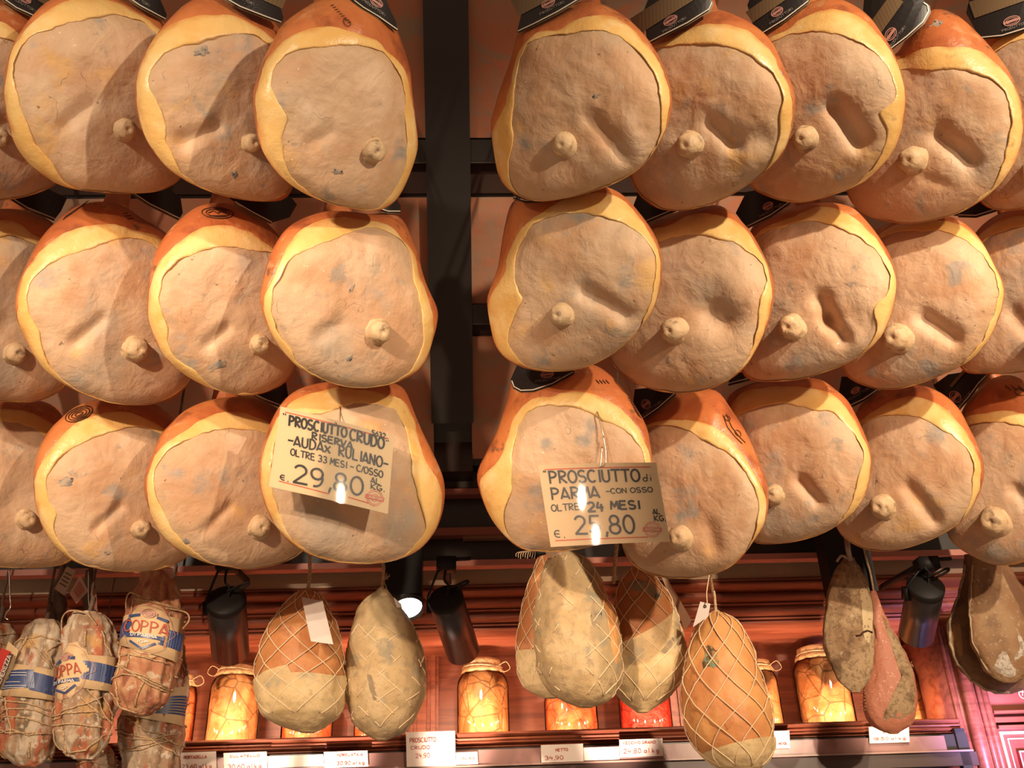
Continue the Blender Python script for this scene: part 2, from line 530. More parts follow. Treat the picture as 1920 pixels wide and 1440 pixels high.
mb = MB(); mb.wbox(-1.95, x_pil0 + .02, D_R + 0.12, D_R + .14, zpx(1700, D_R), zpx(1430, D_R))
structure(mb.build('wall_lower', DARKM))
# carved pilaster and the cabinet door at the right
mb = MB()
zt, zb_ = zpx(1196, 2.45), zpx(1600, 2.40)
wpil = x_pil1 - x_pil0
mb.wbox(x_pil0, x_pil1, 2.44, 2.76, zb_, zt)
for (c, r, dd) in ((0.08, 0.08, 0), (0.2, 0.05, 0.006), (0.42, 0.17, -0.006), (0.62, 0.04, 0.0), (0.74, 0.07, 0.0), (0.9, 0.09, 0.004)):
    xc = x_pil0 + wpil * c
    mb.tube([WF(xc, 2.44 + dd, zb_), WF(xc, 2.44 + dd, zt)], wpil * r, 14)
structure(mb.build('trim_%d' % k, WOODM, smooth=True)); k += 1
mb = MB(); mb.wbox(x_pil0 - .02, x_pil0 + .004, 2.42, 2.44, zb_, zpx(1366, 2.42, 1790))
structure(mb.build('trim_%d' % k, DARKM)); k += 1
D_D = 2.46
mb = MB(); mb.wbox(x_pil1, 1.95, D_D, D_D + .02, zb_, zt)
door = structure(mb.build('door_1', WOODP))
def ring(mb, x0, x1, z0, z1, w, d0, d1):
    mb.wbox(x0, x1, d0, d1, z1 - w, z1); mb.wbox(x0, x1, d0, d1, z0, z0 + w)
    mb.wbox(x0, x0 + w, d0, d1, z0 + w, z1 - w); mb.wbox(x1 - w, x1, d0, d1, z0 + w, z1 - w)
mb = MB(); zm = zpx(1352, D_D, 1880)
for (o, w, t) in ((0.0, 0.012, 0.02), (-0.018, 0.007, 0.03), (0.018, 0.006, 0.026)):
    mb.wbox(x_pil1, 1.95, D_D - t, D_D, zm + o - w / 2, zm + o + w / 2)
mb.build('cross_rail', WOODM, door)
xd = WP(1872, 1372, D_D)[0]
mb = MB(); zd = zpx(1372, D_D, 1872)
ring(mb, xd, 1.8, zb_ + .05, zd, 0.007, D_D - 0.003, D_D)
ring(mb, xd + .016, 1.8 - .016, zb_ + .066, zd - .016, 0.003, D_D - 0.003, D_D)
mb.build('inlay_line', INLAY, door)
mb = MB()
cx_, _, cz_ = WP(1921, 1297, D_D)
def DM(x, y):
    p = WP(x, y, D_D - 0.002); return WF(*p)
ell = [(1922 + 12 * math.cos(a), 1297 + 13 * math.sin(a)) for a in np.linspace(0, 2 * math.pi, 25)]
mb.ribbon(ell, 2.2, DM); mb.ribbon([(1912, 1297), (1932, 1297)], 2, DM); mb.ribbon([(1917, 1290), (1917, 1304)], 2, DM)
mb.build('round_mark', INLAY, door)
mb = MB()
pw = WP(1910, 1408, D_D - .012); pw2 = WP(1985, 1480, D_D - .012)
mb.wbox(pw[0], pw2[0], D_D - .012, D_D - .001, pw2[2], pw[2])
sg = mb.build('red_plaque', mat('red_sign', (0.60, 0.06, 0.045), 0.4, 0.4))
tag(sg, 'small red plaque with white border on the cabinet door in the corner', 'sign')
mb = MB(); ring(mb, pw[0], pw2[0], pw2[2], pw[2], 0.003, D_D - .0135, D_D - .012)
mb.build('border', mat('white_border', (0.8, 0.7, 0.62), 0.5, 0.3), sg)

# ------------------------------------------------------------------ hams
NT = 120
TH = np.arange(NT) * 2 * math.pi / NT
def dense(poly, n=10):
    """closed smooth curve through the points"""
    P = np.array(poly, float); m = len(P); out = []
    for i in range(m):
        p0, p1, p2, p3 = P[i - 1], P[i], P[(i + 1) % m], P[(i + 2) % m]
        for k_ in range(n):
            t = k_ / n
            out.append(0.5 * ((2 * p1) + (p2 - p0) * t + (2 * p0 - 5 * p1 + 4 * p2 - p3) * t * t + (3 * p1 - p0 - 3 * p2 + p3) * t ** 3))
    return np.array(out)
def polar(P, c):
    P = np.array(P, float)
    a = np.arctan2(-(P[:, 1] - c[1]), P[:, 0] - c[0]) % (2 * math.pi)
    return a, np.hypot(P[:, 0] - c[0], P[:, 1] - c[1])
def radial(a, r, sm=1.0):
    i = np.argsort(a); a, r = a[i], r[i]
    R = np.interp(TH, np.r_[a - 2 * math.pi, a, a + 2 * math.pi], np.r_[r, r, r])
    kx = np.arange(-5, 6); g = np.exp(-0.5 * (kx / max(sm, .01)) ** 2); g /= g.sum()
    return sum(np.roll(R, j) * w for j, w in zip(kx, g))
def fill(pts, c, Rdef):
    if pts is None or len(pts) == 0:
        return Rdef
    a, r = polar(pts, c)
    A, RR = list(a), list(r)
    for t in np.arange(0, 2 * math.pi, math.radians(7)):
        d = np.abs((a - t + math.pi) % (2 * math.pi) - math.pi).min()
        if d > math.radians(19):
            A.append(t); RR.append(np.interp(t, TH, Rdef, period=2 * math.pi))
    return radial(np.array(A), np.array(RR), 1.2)

class Ham:
    def __init__(s, key, outline, fat, meat, knob, z, yaw, label, pitch=0.0, grooves=(), seed=0, kh=1.35):
        s.key = key; rnd = random.Random(seed + 11)
        P = dense(outline)
        x, y = P[:, 0], P[:, 1]
        cr = x * np.roll(y, -1) - np.roll(x, -1) * y
        A = cr.sum() / 2
        s.c = (((x + np.roll(x, -1)) * cr).sum() / (6 * A), ((y + np.roll(y, -1)) * cr).sum() / (6 * A))
        a, r = polar(P, s.c)
        s.Ro = radial(a, r, 0.8)
        s.Rs = np.minimum(fill(fat, s.c, s.Ro * 0.998), s.Ro * 0.998)
        jt = np.array([noise.fractal(Vector((math.cos(t) * 5, math.sin(t) * 5, seed * 2.3)), 0.7, 2.0, 4) for t in TH])
        jt2 = np.array([noise.fractal(Vector((math.cos(t) * 4 + 9, math.sin(t) * 4, seed * 3.3)), 0.8, 2.0, 4) for t in TH])
        s.Rs = np.minimum(s.Rs * (1 + 0.016 * jt2), s.Ro * 0.998)
        s.Rm = np.minimum(fill(meat, s.c, s.Ro * 0.998) * (1 + 0.022 * jt), s.Rs - 0.003 * s.Ro)
        s.z = z; s.m = z / F; s.grooves = grooves; s.seed = seed
        s.C = PX(s.c[0], s.c[1], z)
        n0 = -(s.C - CAM).normalized()
        s.n = (n0 + CR * math.tan(math.radians(yaw)) + CU * math.tan(math.radians(pitch))).normalized()
        s.w = -0.055 * np.maximum(0, np.sin(TH)) ** 1.5
        s.Df = 0.046
        s.root = thing('cured_ham', label, 'ham', s.C, 'hams hanging in three rows')
        s.build(knob, kh)
    def Roth(s, th):
        return np.interp(th, TH, s.Ro, period=2 * math.pi)
    def h0(s, th, q):
        q = min(q, 1.0)
        w = -0.055 * max(0, math.sin(th)) ** 1.5
        p = 3.4 - 0.9 * max(0, math.sin(th))
        return w * q ** 5 + s.Df * math.sqrt(max(0, 1 - q ** p))
    def plane(s, px, py):
        r = ray(px, py)
        return CAM + r * ((s.C - CAM).dot(s.n) / r.dot(s.n))
    def lift(s, P0, h):
        v = (CAM - P0).normalized()
        return P0 + v * (h / s.n.dot(v))
    def surf(s, px, py, eps=0.0015, noise_on=False):
        dx, dy = px - s.c[0], -(py - s.c[1])
        th = math.atan2(dy, dx); q = math.hypot(dx, dy) / s.Roth(th)
        return s.lift(s.plane(px, py), s.h0(th, q) + eps + (s.detail(px, py) if noise_on else 0))
    def detail(s, px, py):
        v = Vector((px * .011, py * .011, s.seed * 3.7))
        d = noise.fractal(v, 0.9, 2.0, 4) * 0.0032
        d += noise.fractal(v * 4.5, 0.9, 2.0, 3) * 0.0005
        for (x0, y0, x1, y1, w, dep) in s.grooves:
            vx, vy = x1 - x0, y1 - y0
            L2 = vx * vx + vy * vy or 1
            t = max(0, min(1, ((px - x0) * vx + (py - y0) * vy) / L2))
            dd = math.hypot(px - x0 - vx * t, py - y0 - vy * t)
            d -= dep * math.exp(-(dd / w) ** 2)
        return d
    def build(s, knob, kh):
        def vert(j, rp, extra=0.0, det=0.0):
            th = TH[j]; q = rp / s.Ro[j]
            px, py = s.c[0] + rp * math.cos(th), s.c[1] - rp * math.sin(th)
            h = s.h0(th, q) + extra
            if det:
                h += s.detail(px, py) * det
            return s.lift(s.plane(px, py), h)
        def grid(rows):
            V = [p for r in rows for p in r]
            Fc = []
            for i in range(len(rows) - 1):
                for j in range(NT):
                    j2 = (j + 1) % NT
                    Fc.append((i * NT + j, (i + 1) * NT + j, (i + 1) * NT + j2, i * NT + j2))
            return V, Fc
        # cut face
        NR = 26
        gap = [max(0.0, min(1.3, 0.45 + 1.5 * noise.noise(Vector((math.cos(t) * 2.6 + 3, math.sin(t) * 2.6, s.seed * 1.9))))) for t in TH]
        rows = []
        for i in range(1, NR + 1):
            f = i / NR
            edge = -0.003 * max(0, (f - .86) / .14) ** 1.5
            rows.append([vert(j, s.Rm[j] * f, edge * gap[j], 1.0 if f < .9 else max(0.25, (1 - f) * 10)) for j in range(NT)])
        V, Fc = grid(rows)
        V.append(s.lift(s.C, s.h0(0, 0) + s.detail(*s.c)))
        ci = len(V) - 1
        Fc += [(ci, j, (j + 1) % NT) for j in range(NT)]
        o = mesh_obj('cut_face', V, Fc, MEAT, s.root)
        o.data.attributes.new('rad', 'FLOAT', 'POINT').data.foreach_set('value', [(i + 1) / NR for i in range(NR) for j in range(NT)] + [0.0])
        # fat rim with a raised lip
        rows = [[vert(j, s.Rm[j] * .995, -0.001 - 0.005 * gap[j]) for j in range(NT)]]
        rm = random.Random(s.seed)
        lip = [0.0010 + 0.002 * noise.noise(Vector((math.cos(t) * 3, math.sin(t) * 3, s.seed))) for t in TH]
        for f in (0.0, 0.06, 0.15, 0.3, 0.5, 0.7, 0.85, 1.0):
            rows.append([vert(j, s.Rm[j] + (s.Rs[j] - s.Rm[j]) * f, lip[j] * (1 - f) + 0.0012 * math.sin(f * math.pi) - (0.0025 * gap[j] if f == 0 else 0)) for j in range(NT)])
        V, Fc = grid(rows)
        o = mesh_obj('fat_rim', V, Fc, FAT, s.root)
        o.data.attributes.new('rad', 'FLOAT', 'POINT').data.foreach_set('value', [f for f in (0, 0.0, 0.06, 0.15, 0.3, 0.5, 0.7, 0.85, 1.0) for j in range(NT)])
        # skin: front edge, round the back, shank
        rows = []
        for f in (0.0, 0.15, 0.35, 0.55, 0.75, 0.9, 1.0):
            rows.append([vert(j, s.Rs[j] + (s.Ro[j] - s.Rs[j]) * f, -0.0004 + 0.0008 * math.sin(math.pi * f)) for j in range(NT)])
        ring_ = rows[-1]
        rows[0] = [p - s.n * 0.0008 for p in rows[0]]
        UP = Vector((0, 0, 1))
        Rt = s.Ro[NT // 4] * s.m
        s_end = 0.2
        cc = s.C
        for i in range(1, 10):
            t = i / 9
            sc = s_end + (1 - s_end) * math.cos(t * math.pi / 2) ** 1.3
            ctr = cc + UP * (Rt * (1 - sc) * 0.92) - s.n * (0.108 * math.sin(t * math.pi / 2))
            flat = [cc + (p - cc) - s.n * ((p - cc).dot(s.n)) * min(1, t * 2) for p in ring_]
            rows.append([ctr + (p - cc) * sc for p in flat])
        last = rows[-1]
        E = sum(last, Vector()) / NT
        s.E = E
        UPa, UPb = CR.copy(), UP.cross(CR).normalized()
        for (dz, rr) in ((0.05, 0.031), (0.11, 0.026), (0.17, 0.021), (0.20, 0.024), (0.225, 0.027), (0.235, 0.018)):
            ctr = E + UP * dz
            rows.append([ctr + (CR * math.cos(t) * rr + UP * math.sin(t) * rr * .35 - UPb * math.sin(t) * rr * .9) for t in TH])
        V, Fc = grid(rows)
        Fc.append(tuple((len(rows) - 1) * NT + j for j in range(NT)))
        mesh_obj('skin', V, Fc, SKIN, s.root)
        # rope loop up to the slope
        top = E + UP * 0.20
        t = (S0 - top).dot(SN) / UP.dot(SN)
        hang = top + UP * max(0.02, t - 0.012)
        mb = MB()
        mb.tube([top - UPb * .028, (top * .6 + hang * .4) - UPb * .01, hang], 0.003, 6)
        mb.tube([top + UPb * .028, (top * .6 + hang * .4) + UPb * .01, hang], 0.003, 6)
        mb.tube([top + (CR * math.cos(a) + UPb * math.sin(a)) * .027 for a in np.linspace(0, 2 * math.pi, 17)], 0.0035, 6)
        mb.build('hanging_rope', ROPE, s.root, True)
        if knob:
            kx, ky, kr = knob
            r = kr * s.m
            dx, dy = kx - s.c[0], -(ky - s.c[1])
            th = math.atan2(dy, dx); q = math.hypot(dx, dy) / s.Roth(th)
            h = s.h0(th, q) + s.detail(kx, ky)
            # centre of the visible cap sits on the pixel ray
            base = s.lift(s.plane(kx, ky), h + r * kh * .5) - s.n * (r * kh * .5)
            ax = s.n
            sd = s.seed * 1.3
            def jig(an, hh):
                return 1 + 0.13 * noise.noise(Vector((math.cos(an) * 1.5, math.sin(an) * 1.5, hh * 90 + sd)))
            pr = [(1.32, -.35), (1.22, -.02), (1.04, .12), (0.98, .45), (0.97, .75), (0.9, 1.0), (0.74, 1.2), (0.52, 1.31), (0.34, 1.35), (0.2, 1.30), (0.08, 1.24), (0.0, 1.23)]
            mb = MB()
            mb.lathe(base, ax, [(a * r, b * r * kh / 1.35) for a, b in pr], 26, jig)
            mb.build('bone_knob', BONE, s.root, True)

H = {}
def ham(key, outline, fat, meat, knob, label, pitch=0.0, grooves=(), kh=1.35):
    row = {'A': 0, 'B': 0, 'C': 1, 'D': 1, 'E': 2, 'F': 2}[key[0]]
    left = key[0] in 'ACE'
    step = (3 - int(key[1])) if left else (int(key[1]) - 1)
    z = (1.57, 1.68, 1.79)[row] + 0.065 * step - (0.03 if key == 'A3' else 0)
    yaw = 20 if left else -20
    H[key] = Ham(key, outline, fat, meat, knob, z, yaw, label, pitch, grooves, len(H) + 1, kh)

ham('A0', [(-150,200),(-130,110),(-70,25),(0,2),(50,15),(90,70),(120,140),(140,230),(135,300),(110,343),(35,372),(-60,372),(-120,320)],
    [(-70,45),(-20,38),(5,40),(40,68),(75,95),(100,130)], [(-60,75),(-10,70),(28,78),(70,110),(95,150)], (1,258,16),
    'cured ham cut off by the left edge in the top row', grooves=[(-40,270,40,220,22,.008)])
ham('A1', [(8,150),(10,200),(20,250),(40,290),(75,325),(120,350),(180,360),(250,363),(310,355),(350,320),(368,250),(362,150),(335,80),(300,35),(220,-2),(150,-12),(90,2),(45,50),(18,100)],
    [(18,108),(40,68),(65,38),(100,10),(150,-3),(210,3),(265,30),(300,55)],
    [(24,133),(55,64),(92,56),(133,44),(180,33),(222,30),(264,38),(300,70),(30,164),(36,194),(53,236),(94,300)], (237,242,19),
    'cured ham second from the left edge in the top row, its knob half in shade', grooves=[(120,235,170,195,16,.009)])
ham('A2', [(256,150),(256,190),(266,240),(285,280),(320,320),(370,350),(430,370),(500,378),(545,362),(565,250),(560,150),(540,80),(505,30),(470,8),(410,-8),(360,0),(325,28),(290,70),(268,110)],
    [(265,115),(278,78),(319,47),(361,32),(403,28),(444,30),(475,48),(510,70)],
    [(279,167),(281,139),(294,111),(333,88),(375,83),(411,69),(444,64),(480,66),(515,95),(300,192),(313,236),(309,264),(322,289),(342,325)], (474,267,17),
    'cured ham with dark mould blotch near its top edge, third in the top row', grooves=[(345,262,405,238,15,.012)])
ham('A3', [(477,189),(482,156),(496,111),(512,80),(532,44),(573,14),(607,-4),(650,-15),(700,-8),(744,56),(768,125),(772,167),(782,250),(783,280),(768,328),(748,369),(726,389),(704,396),(662,392),(607,378),(562,358),(529,333),(504,303),(487,267)],
    [(483,160),(494,125),(507,103),(532,76),(565,58),(601,50),(648,56),(684,69),(712,76),(722,96),(745,110),(761,136),(768,172),(776,222)],
    [(507,156),(514,125),(537,103),(573,91),(621,89),(676,87),(715,96),(740,122),(755,156),(757,222),(762,278),(752,333),(543,328),(532,283),(529,250),(543,222),(523,194)], (704,283,21),
    'cured ham next to the dark post in the top row, skin bare at upper right', grooves=[(585,265,620,248,14,.006),(742,130,750,300,14,.007)], pitch=-4)
ham('B1', [(920,236),(926,208),(938,167),(958,111),(972,61),(1005,36),(1060,15),(1102,4),(1130,8),(1158,22),(1185,42),(1213,72),(1238,114),(1252,153),(1258,189),(1254,222),(1241,258),(1213,303),(1180,330),(1130,353),(1074,369),(1019,378),(986,374),(955,358),(936,333),(927,292)],
    [(921,242),(938,219),(951,194),(958,153),(966,111),(983,81),(1005,61),(1047,60),(1060,47),(1097,31),(1130,28),(1158,34),(1185,54),(1210,80)],
    [(972,117),(969,156),(963,194),(960,250),(966,268),(949,305),(1233,272),(1237,194),(1232,153),(1213,117),(1185,86),(1158,67),(1116,56),(1074,62),(1033,68),(999,72)], (1055,271,21),
    'cured ham right beside the dark post at the start of the right top row', grooves=[(1110,225,1172,292,17,.010)], kh=1.0)
ham('B2', [(1215,85),(1255,50),(1297,30),(1338,17),(1380,29),(1418,50),(1447,79),(1470,128),(1488,175),(1489,204),(1482,248),(1465,292),(1432,324),(1397,350),(1360,372),(1310,390),(1262,396),(1225,388),(1198,365),(1182,335),(1172,280),(1172,200),(1190,130)],
    [(1222,90),(1263,73),(1297,53),(1338,43),(1400,55),(1420,70),(1443,96),(1467,140)],
    [(1215,95),(1250,88),(1283,86),(1324,84),(1380,92),(1424,117),(1453,140),(1468,175),(1466,198),(1459,222),(1460,257)], (1289,272,22),
    'cured ham second from the dark post in the right top row', grooves=[(1335,232,1374,267,16,.012),(1374,267,1430,262,24,.008)])
ham('B3', [(1430,62),(1479,25),(1520,4),(1561,-5),(1596,7),(1628,29),(1654,64),(1675,99),(1689,137),(1697,175),(1695,219),(1686,257),(1669,292),(1637,330),(1596,353),(1555,368),(1511,379),(1476,379),(1438,368),(1406,350),(1393,310),(1395,200),(1410,110)],
    [(1440,70),(1476,58),(1497,38),(1532,22),(1570,17),(1602,26),(1631,47),(1656,76),(1678,111)],
    [(1447,78),(1497,62),(1540,60),(1584,70),(1628,90),(1657,117),(1677,152),(1680,181),(1672,198),(1648,205),(1646,222),(1666,235),(1657,277),(1631,321)], (1505,260,20),
    'cured ham third from dark post, right top row, deep hollow by its knob', grooves=[(1568,205,1608,262,20,.022)])
ham('B4', [(1686,96),(1701,67),(1730,29),(1756,16),(1794,28),(1835,64),(1864,96),(1888,128),(1905,163),(1917,204),(1918,248),(1908,292),(1888,330),(1847,371),(1797,400),(1745,414),(1700,420),(1657,414),(1619,402),(1596,379),(1587,356),(1590,280),(1615,190),(1650,125)],
    [(1665,122),(1689,112),(1715,96),(1774,89),(1818,90),(1847,102),(1876,128),(1903,165)],
    [(1670,140),(1695,130),(1745,134),(1803,134),(1847,143),(1882,169),(1896,210),(1893,242),(1888,277),(1870,330),(1858,355)], (1707,300,23),
    'cured ham with long bare orange skin top, fourth in the right top row', grooves=[(1765,255,1815,300,20,.018),(1735,335,1770,345,10,.004)])
ham('B5', [(1832,110),(1850,70),(1885,40),(1940,20),(2000,40),(2050,110),(2075,200),(2070,280),(2030,350),(1970,382),(1920,393),(1870,394),(1838,380),(1820,330),(1812,230)],
    [(1850,95),(1890,62),(1950,45),(2010,75)], [(1855,110),(1890,82),(1950,75),(2005,100)], (1935,320,20),
    'cured ham cut off by the right edge in the top row')
ham('C0', [(-150,560),(-120,470),(-60,410),(0,392),(60,398),(110,430),(145,520),(152,620),(140,700),(111,735),(64,754),(17,753),(-60,745),(-130,660)],
    [(-70,430),(-20,414),(36,417),(56,440),(80,446),(110,480)], [(-60,455),(0,445),(28,442),(50,453),(75,462),(105,500)], (31,662,18),
    'cured ham cut off by the left edge in the middle row', grooves=[(-20,640,10,600,20,.006)])
ham('C1', [(29,568),(33,604),(49,638),(64,668),(89,699),(125,724),(167,743),(208,756),(250,760),(292,757),(333,741),(358,710),(375,640),(375,550),(352,490),(320,445),(285,420),(258,405),(236,388),(206,379),(172,379),(139,389),(111,411),(86,435),(67,463),(47,504),(36,532)],
    [(38,536),(52,504),(71,477),(97,452),(125,435),(161,425),(200,421),(236,425),(264,435),(297,445),(325,470)],
    [(51,549),(67,516),(97,493),(133,479),(172,466),(208,452),(250,446),(292,462),(330,500),(58,591),(75,624),(81,657),(88,682),(113,706)], (258,655,21),
    'cured ham second from the left edge in the middle row', grooves=[(140,640,190,600,13,.010)], pitch=-4)
ham('C2', [(278,568),(278,596),(289,632),(306,666),(333,693),(372,718),(417,735),(465,742),(509,732),(546,705),(565,640),(568,560),(550,480),(525,445),(495,412),(468,393),(431,382),(397,381),(367,389),(342,408),(317,433),(294,471),(283,513)],
    [(284,525),(289,510),(306,485),(330,460),(358,438),(385,425),(417,422),(444,429),(476,436),(486,452),(502,458),(530,490)],
    [(299,554),(305,521),(321,499),(356,480),(389,468),(425,464),(468,470),(510,474),(530,505),(302,582),(319,610),(313,632),(321,660),(363,693)], (489,646,18),
    'cured ham with round brand stamp on its orange top, third in the middle row', grooves=[(390,645,425,615,12,.010)], pitch=-4)
ham('C3', [(489,560),(496,521),(504,488),(518,457),(537,429),(565,411),(607,397),(648,396),(690,401),(732,400),(754,410),(771,441),(784,477),(796,524),(809,554),(821,582),(819,610),(809,646),(801,671),(787,693),(754,713),(718,724),(676,728),(640,724),(601,710),(562,691),(532,660),(512,632),(496,596)],
    [(494,554),(509,527),(524,499),(533,471),(552,441),(584,418),(629,407),(671,411),(700,416),(740,427),(752,449),(773,468),(784,516),(800,554),(812,591)],
    [(508,568),(515,538),(532,510),(551,479),(596,463),(640,446),(671,430),(704,425),(740,441),(769,471),(775,527),(787,571),(793,610),(790,660),(561,685),(548,660),(532,638),(515,604)], (713,622,21),
    'cured ham next to the dark post, left middle row, dark mark at centre', grooves=[(600,630,640,605,18,.007)])
ham('D1', [(913,564),(918,544),(933,503),(940,461),(947,422),(961,378),(1000,358),(1060,345),(1110,345),(1147,354),(1172,369),(1199,400),(1222,433),(1236,467),(1240,503),(1236,539),(1224,581),(1199,619),(1169,650),(1130,675),(1088,692),(1033,697),(991,692),(955,678),(930,650),(919,608)],
    [(916,560),(935,531),(949,508),(952,475),(965,447),(991,414),(1019,397),(1041,381),(1074,369),(1124,360),(1158,367),(1185,392),(1215,430)],
    [(963,503),(977,456),(999,422),(1041,404),(1088,400),(1130,408),(1172,421),(1208,446),(1227,475),(1232,506),(1223,544),(1213,586),(969,539),(986,564),(968,581),(963,600),(949,644)], (1049,591,21),
    'cured ham with broad yellow fat lower left, beside the post, right middle row', grooves=[(1099,548,1172,590,17,.013)], kh=1.5)
ham('D2', [(1144,675),(1140,600),(1155,510),(1180,450),(1214,418),(1269,398),(1311,390),(1347,384),(1380,405),(1408,436),(1428,472),(1445,515),(1450,543),(1445,585),(1431,627),(1408,672),(1388,697),(1360,717),(1324,731),(1283,737),(1241,735),(1199,722),(1166,702)],
    [(1216,432),(1255,424),(1283,408),(1324,399),(1358,404),(1385,418),(1412,450),(1430,485)],
    [(1215,458),(1242,452),(1272,442),(1311,439),(1352,450),(1400,469),(1414,475),(1433,500),(1440,529),(1428,550),(1420,590),(1412,641)], (1260,620,22),
    'cured ham second from the post, right middle row, pitted hollow by its knob', grooves=[(1335,585,1355,600,30,.020)], kh=1.6)
ham('D3', [(1408,430),(1436,402),(1492,386),(1549,380),(1594,387),(1619,408),(1644,439),(1664,472),(1677,506),(1680,543),(1672,585),(1658,622),(1633,652),(1591,681),(1549,697),(1498,712),(1450,716),(1414,714),(1391,700),(1383,640),(1388,550),(1395,480)],
    [(1417,438),(1464,416),(1490,405),(1515,391),(1554,387),(1588,399),(1616,422),(1649,456)],
    [(1422,439),(1464,427),(1507,413),(1549,419),(1591,436),(1627,458),(1656,487),(1670,520),(1667,548),(1643,568),(1630,593),(1650,602),(1633,644)], (1481,613,22),
    'cured ham third from the post, right middle row, curved hollow by its knob', grooves=[(1540,560,1555,600,15,.018),(1555,600,1580,632,15,.018),(1600,600,1620,610,28,.006)], kh=1.6)
ham('D4', [(1577,689),(1573,620),(1588,530),(1620,460),(1653,425),(1700,408),(1745,402),(1788,408),(1819,427),(1844,458),(1866,501),(1881,534),(1881,568),(1869,607),(1847,647),(1816,678),(1760,706),(1703,726),(1661,731),(1619,723),(1590,708)],
    [(1640,448),(1670,425),(1720,414),(1774,413),(1807,426),(1837,452)],
    [(1640,458),(1665,440),(1732,434),(1774,436),(1819,456),(1852,489),(1872,529),(1869,568),(1852,613),(1830,652)], (1678,633,24),
    'cured ham in the right middle row that lies in the shadow of the one above', grooves=[(1735,598,1788,633,17,.016)], kh=1.5)
ham('D5', [(1800,690),(1795,600),(1805,500),(1830,435),(1880,398),(1940,390),(2000,410),(2050,480),(2065,560),(2040,640),(1990,685),(1920,698),(1850,701)],
    [(1835,440),(1880,412),(1940,404),(2000,430)], [(1840,455),(1885,432),(1945,424),(2000,450)], (1960,640,22),
    'cured ham cut off by the right edge in the middle row', grooves=[(1900,590,1930,620,18,.014)])
ham('E0', [(-160,870),(-120,790),(-50,755),(0,746),(60,748),(110,770),(148,850),(160,950),(153,1020),(133,1053),(83,1064),(0,1064),(-80,1052),(-145,960)],
    [(-60,778),(0,767),(60,775),(105,800)], [(-50,800),(0,791),(28,793),(77,812),(110,850)], (53,974,16),
    'cured ham cut off by the left edge in the bottom row', grooves=[(0,960,30,930,16,.005)])
ham('E1', [(64,889),(65,928),(72,967),(86,1000),(106,1028),(139,1053),(172,1064),(222,1072),(264,1072),(306,1067),(333,1056),(358,1035),(375,960),(372,880),(350,812),(315,775),(280,752),(240,744),(200,746),(170,752),(139,764),(119,781),(94,806),(75,839),(67,867)],
    [(68,885),(88,856),(105,828),(131,803),(161,786),(194,775),(231,772),(264,781),(300,797),(325,825)],
    [(88,900),(100,872),(131,844),(172,825),(222,808),(258,799),(297,810),(325,850),(88,936),(110,958),(99,983),(110,1017),(135,1045)], (267,992,16),
    'cured ham with ringed brand stamp at its upper left, bottom row', grooves=[(180,990,225,950,9,.010)], pitch=-4)
ham('E2', [(271,906),(274,936),(286,972),(303,1003),(328,1028),(356,1042),(389,1056),(431,1064),(462,1068),(496,1064),(537,1053),(562,1039),(578,1020),(588,950),(578,880),(555,800),(520,765),(480,748),(440,744),(405,748),(375,756),(344,772),(319,797),(303,815),(289,847),(278,878)],
    [(279,882),(297,847),(319,825),(349,808),(380,786),(411,775),(450,773),(480,782),(515,800)],
    [(288,889),(302,858),(328,837),(361,820),(403,808),(450,806),(480,806),(520,822),(288,922),(305,950),(316,981),(335,1008),(363,1031)], (489,988,20),
    'cured ham third from the left in the bottom row, left of the price sign', grooves=[(385,995,430,950,10,.008)], pitch=-4, kh=1.1)
ham('E3', [(487,878),(487,900),(491,922),(501,958),(521,992),(543,1017),(573,1036),(607,1049),(648,1057),(690,1058),(732,1053),(773,1039),(801,1017),(821,986),(832,950),(834,914),(829,889),(812,850),(793,811),(776,772),(765,742),(750,722),(700,712),(640,714),(590,720),(550,735),(523,764),(501,811),(490,856)],
    [(492,856),(504,819),(532,767),(559,744),(607,733),(676,730),(718,740),(755,747),(773,783),(784,817),(790,856),(815,894),(830,914)],
    [(512,867),(521,811),(546,785),(607,778),(640,763),(690,757),(740,766),(757,797),(768,844),(769,889),(784,936),(800,990),(543,1006),(521,950)], None,
    'cured ham carrying the price sign 29,80, bottom row beside the post', grooves=[(786,945,796,985,5,.006)])
ham('F1', [(894,897),(899,874),(916,841),(930,813),(944,772),(954,741),(958,715),(985,690),(1040,678),(1090,680),(1119,686),(1144,702),(1172,736),(1194,769),(1211,802),(1219,847),(1222,890),(1213,950),(1185,990),(1140,1015),(1102,1026),(1061,1034),(1005,1034),(972,1027),(944,1002),(922,974),(905,938)],
    [(898,893),(924,880),(940,858),(952,819),(969,774),(991,751),(1013,743),(1036,746),(1047,737),(1088,735),(1124,742),(1158,762),(1186,791),(1210,827)],
    [(969,819),(983,778),(1005,763),(1047,762),(1088,767),(1130,791),(1172,806),(1199,836),(1210,869),(1203,945),(961,874),(960,902),(963,930),(940,958)], None,
    'cured ham carrying the price sign 25,80, bottom row beside the post')
ham('F2', [(1160,960),(1165,880),(1178,810),(1205,765),(1250,740),(1300,729),(1345,733),(1366,761),(1386,791),(1400,815),(1419,860),(1433,894),(1439,925),(1438,961),(1431,987),(1417,1009),(1397,1037),(1375,1060),(1349,1073),(1302,1084),(1255,1084),(1224,1079),(1192,1064),(1177,1048),(1166,1020)],
    [(1208,797),(1263,787),(1297,788),(1324,794),(1358,813),(1385,845),(1410,882),(1430,913)],
    [(1205,803),(1247,797),(1283,802),(1311,824),(1338,836),(1374,858),(1400,891),(1422,940),(1418,990)], (1272,1008,20),
    'cured ham hanging lowest in the bottom row, partly behind the price sign 25,80', grooves=[(1330,990,1340,1025,16,.010)])
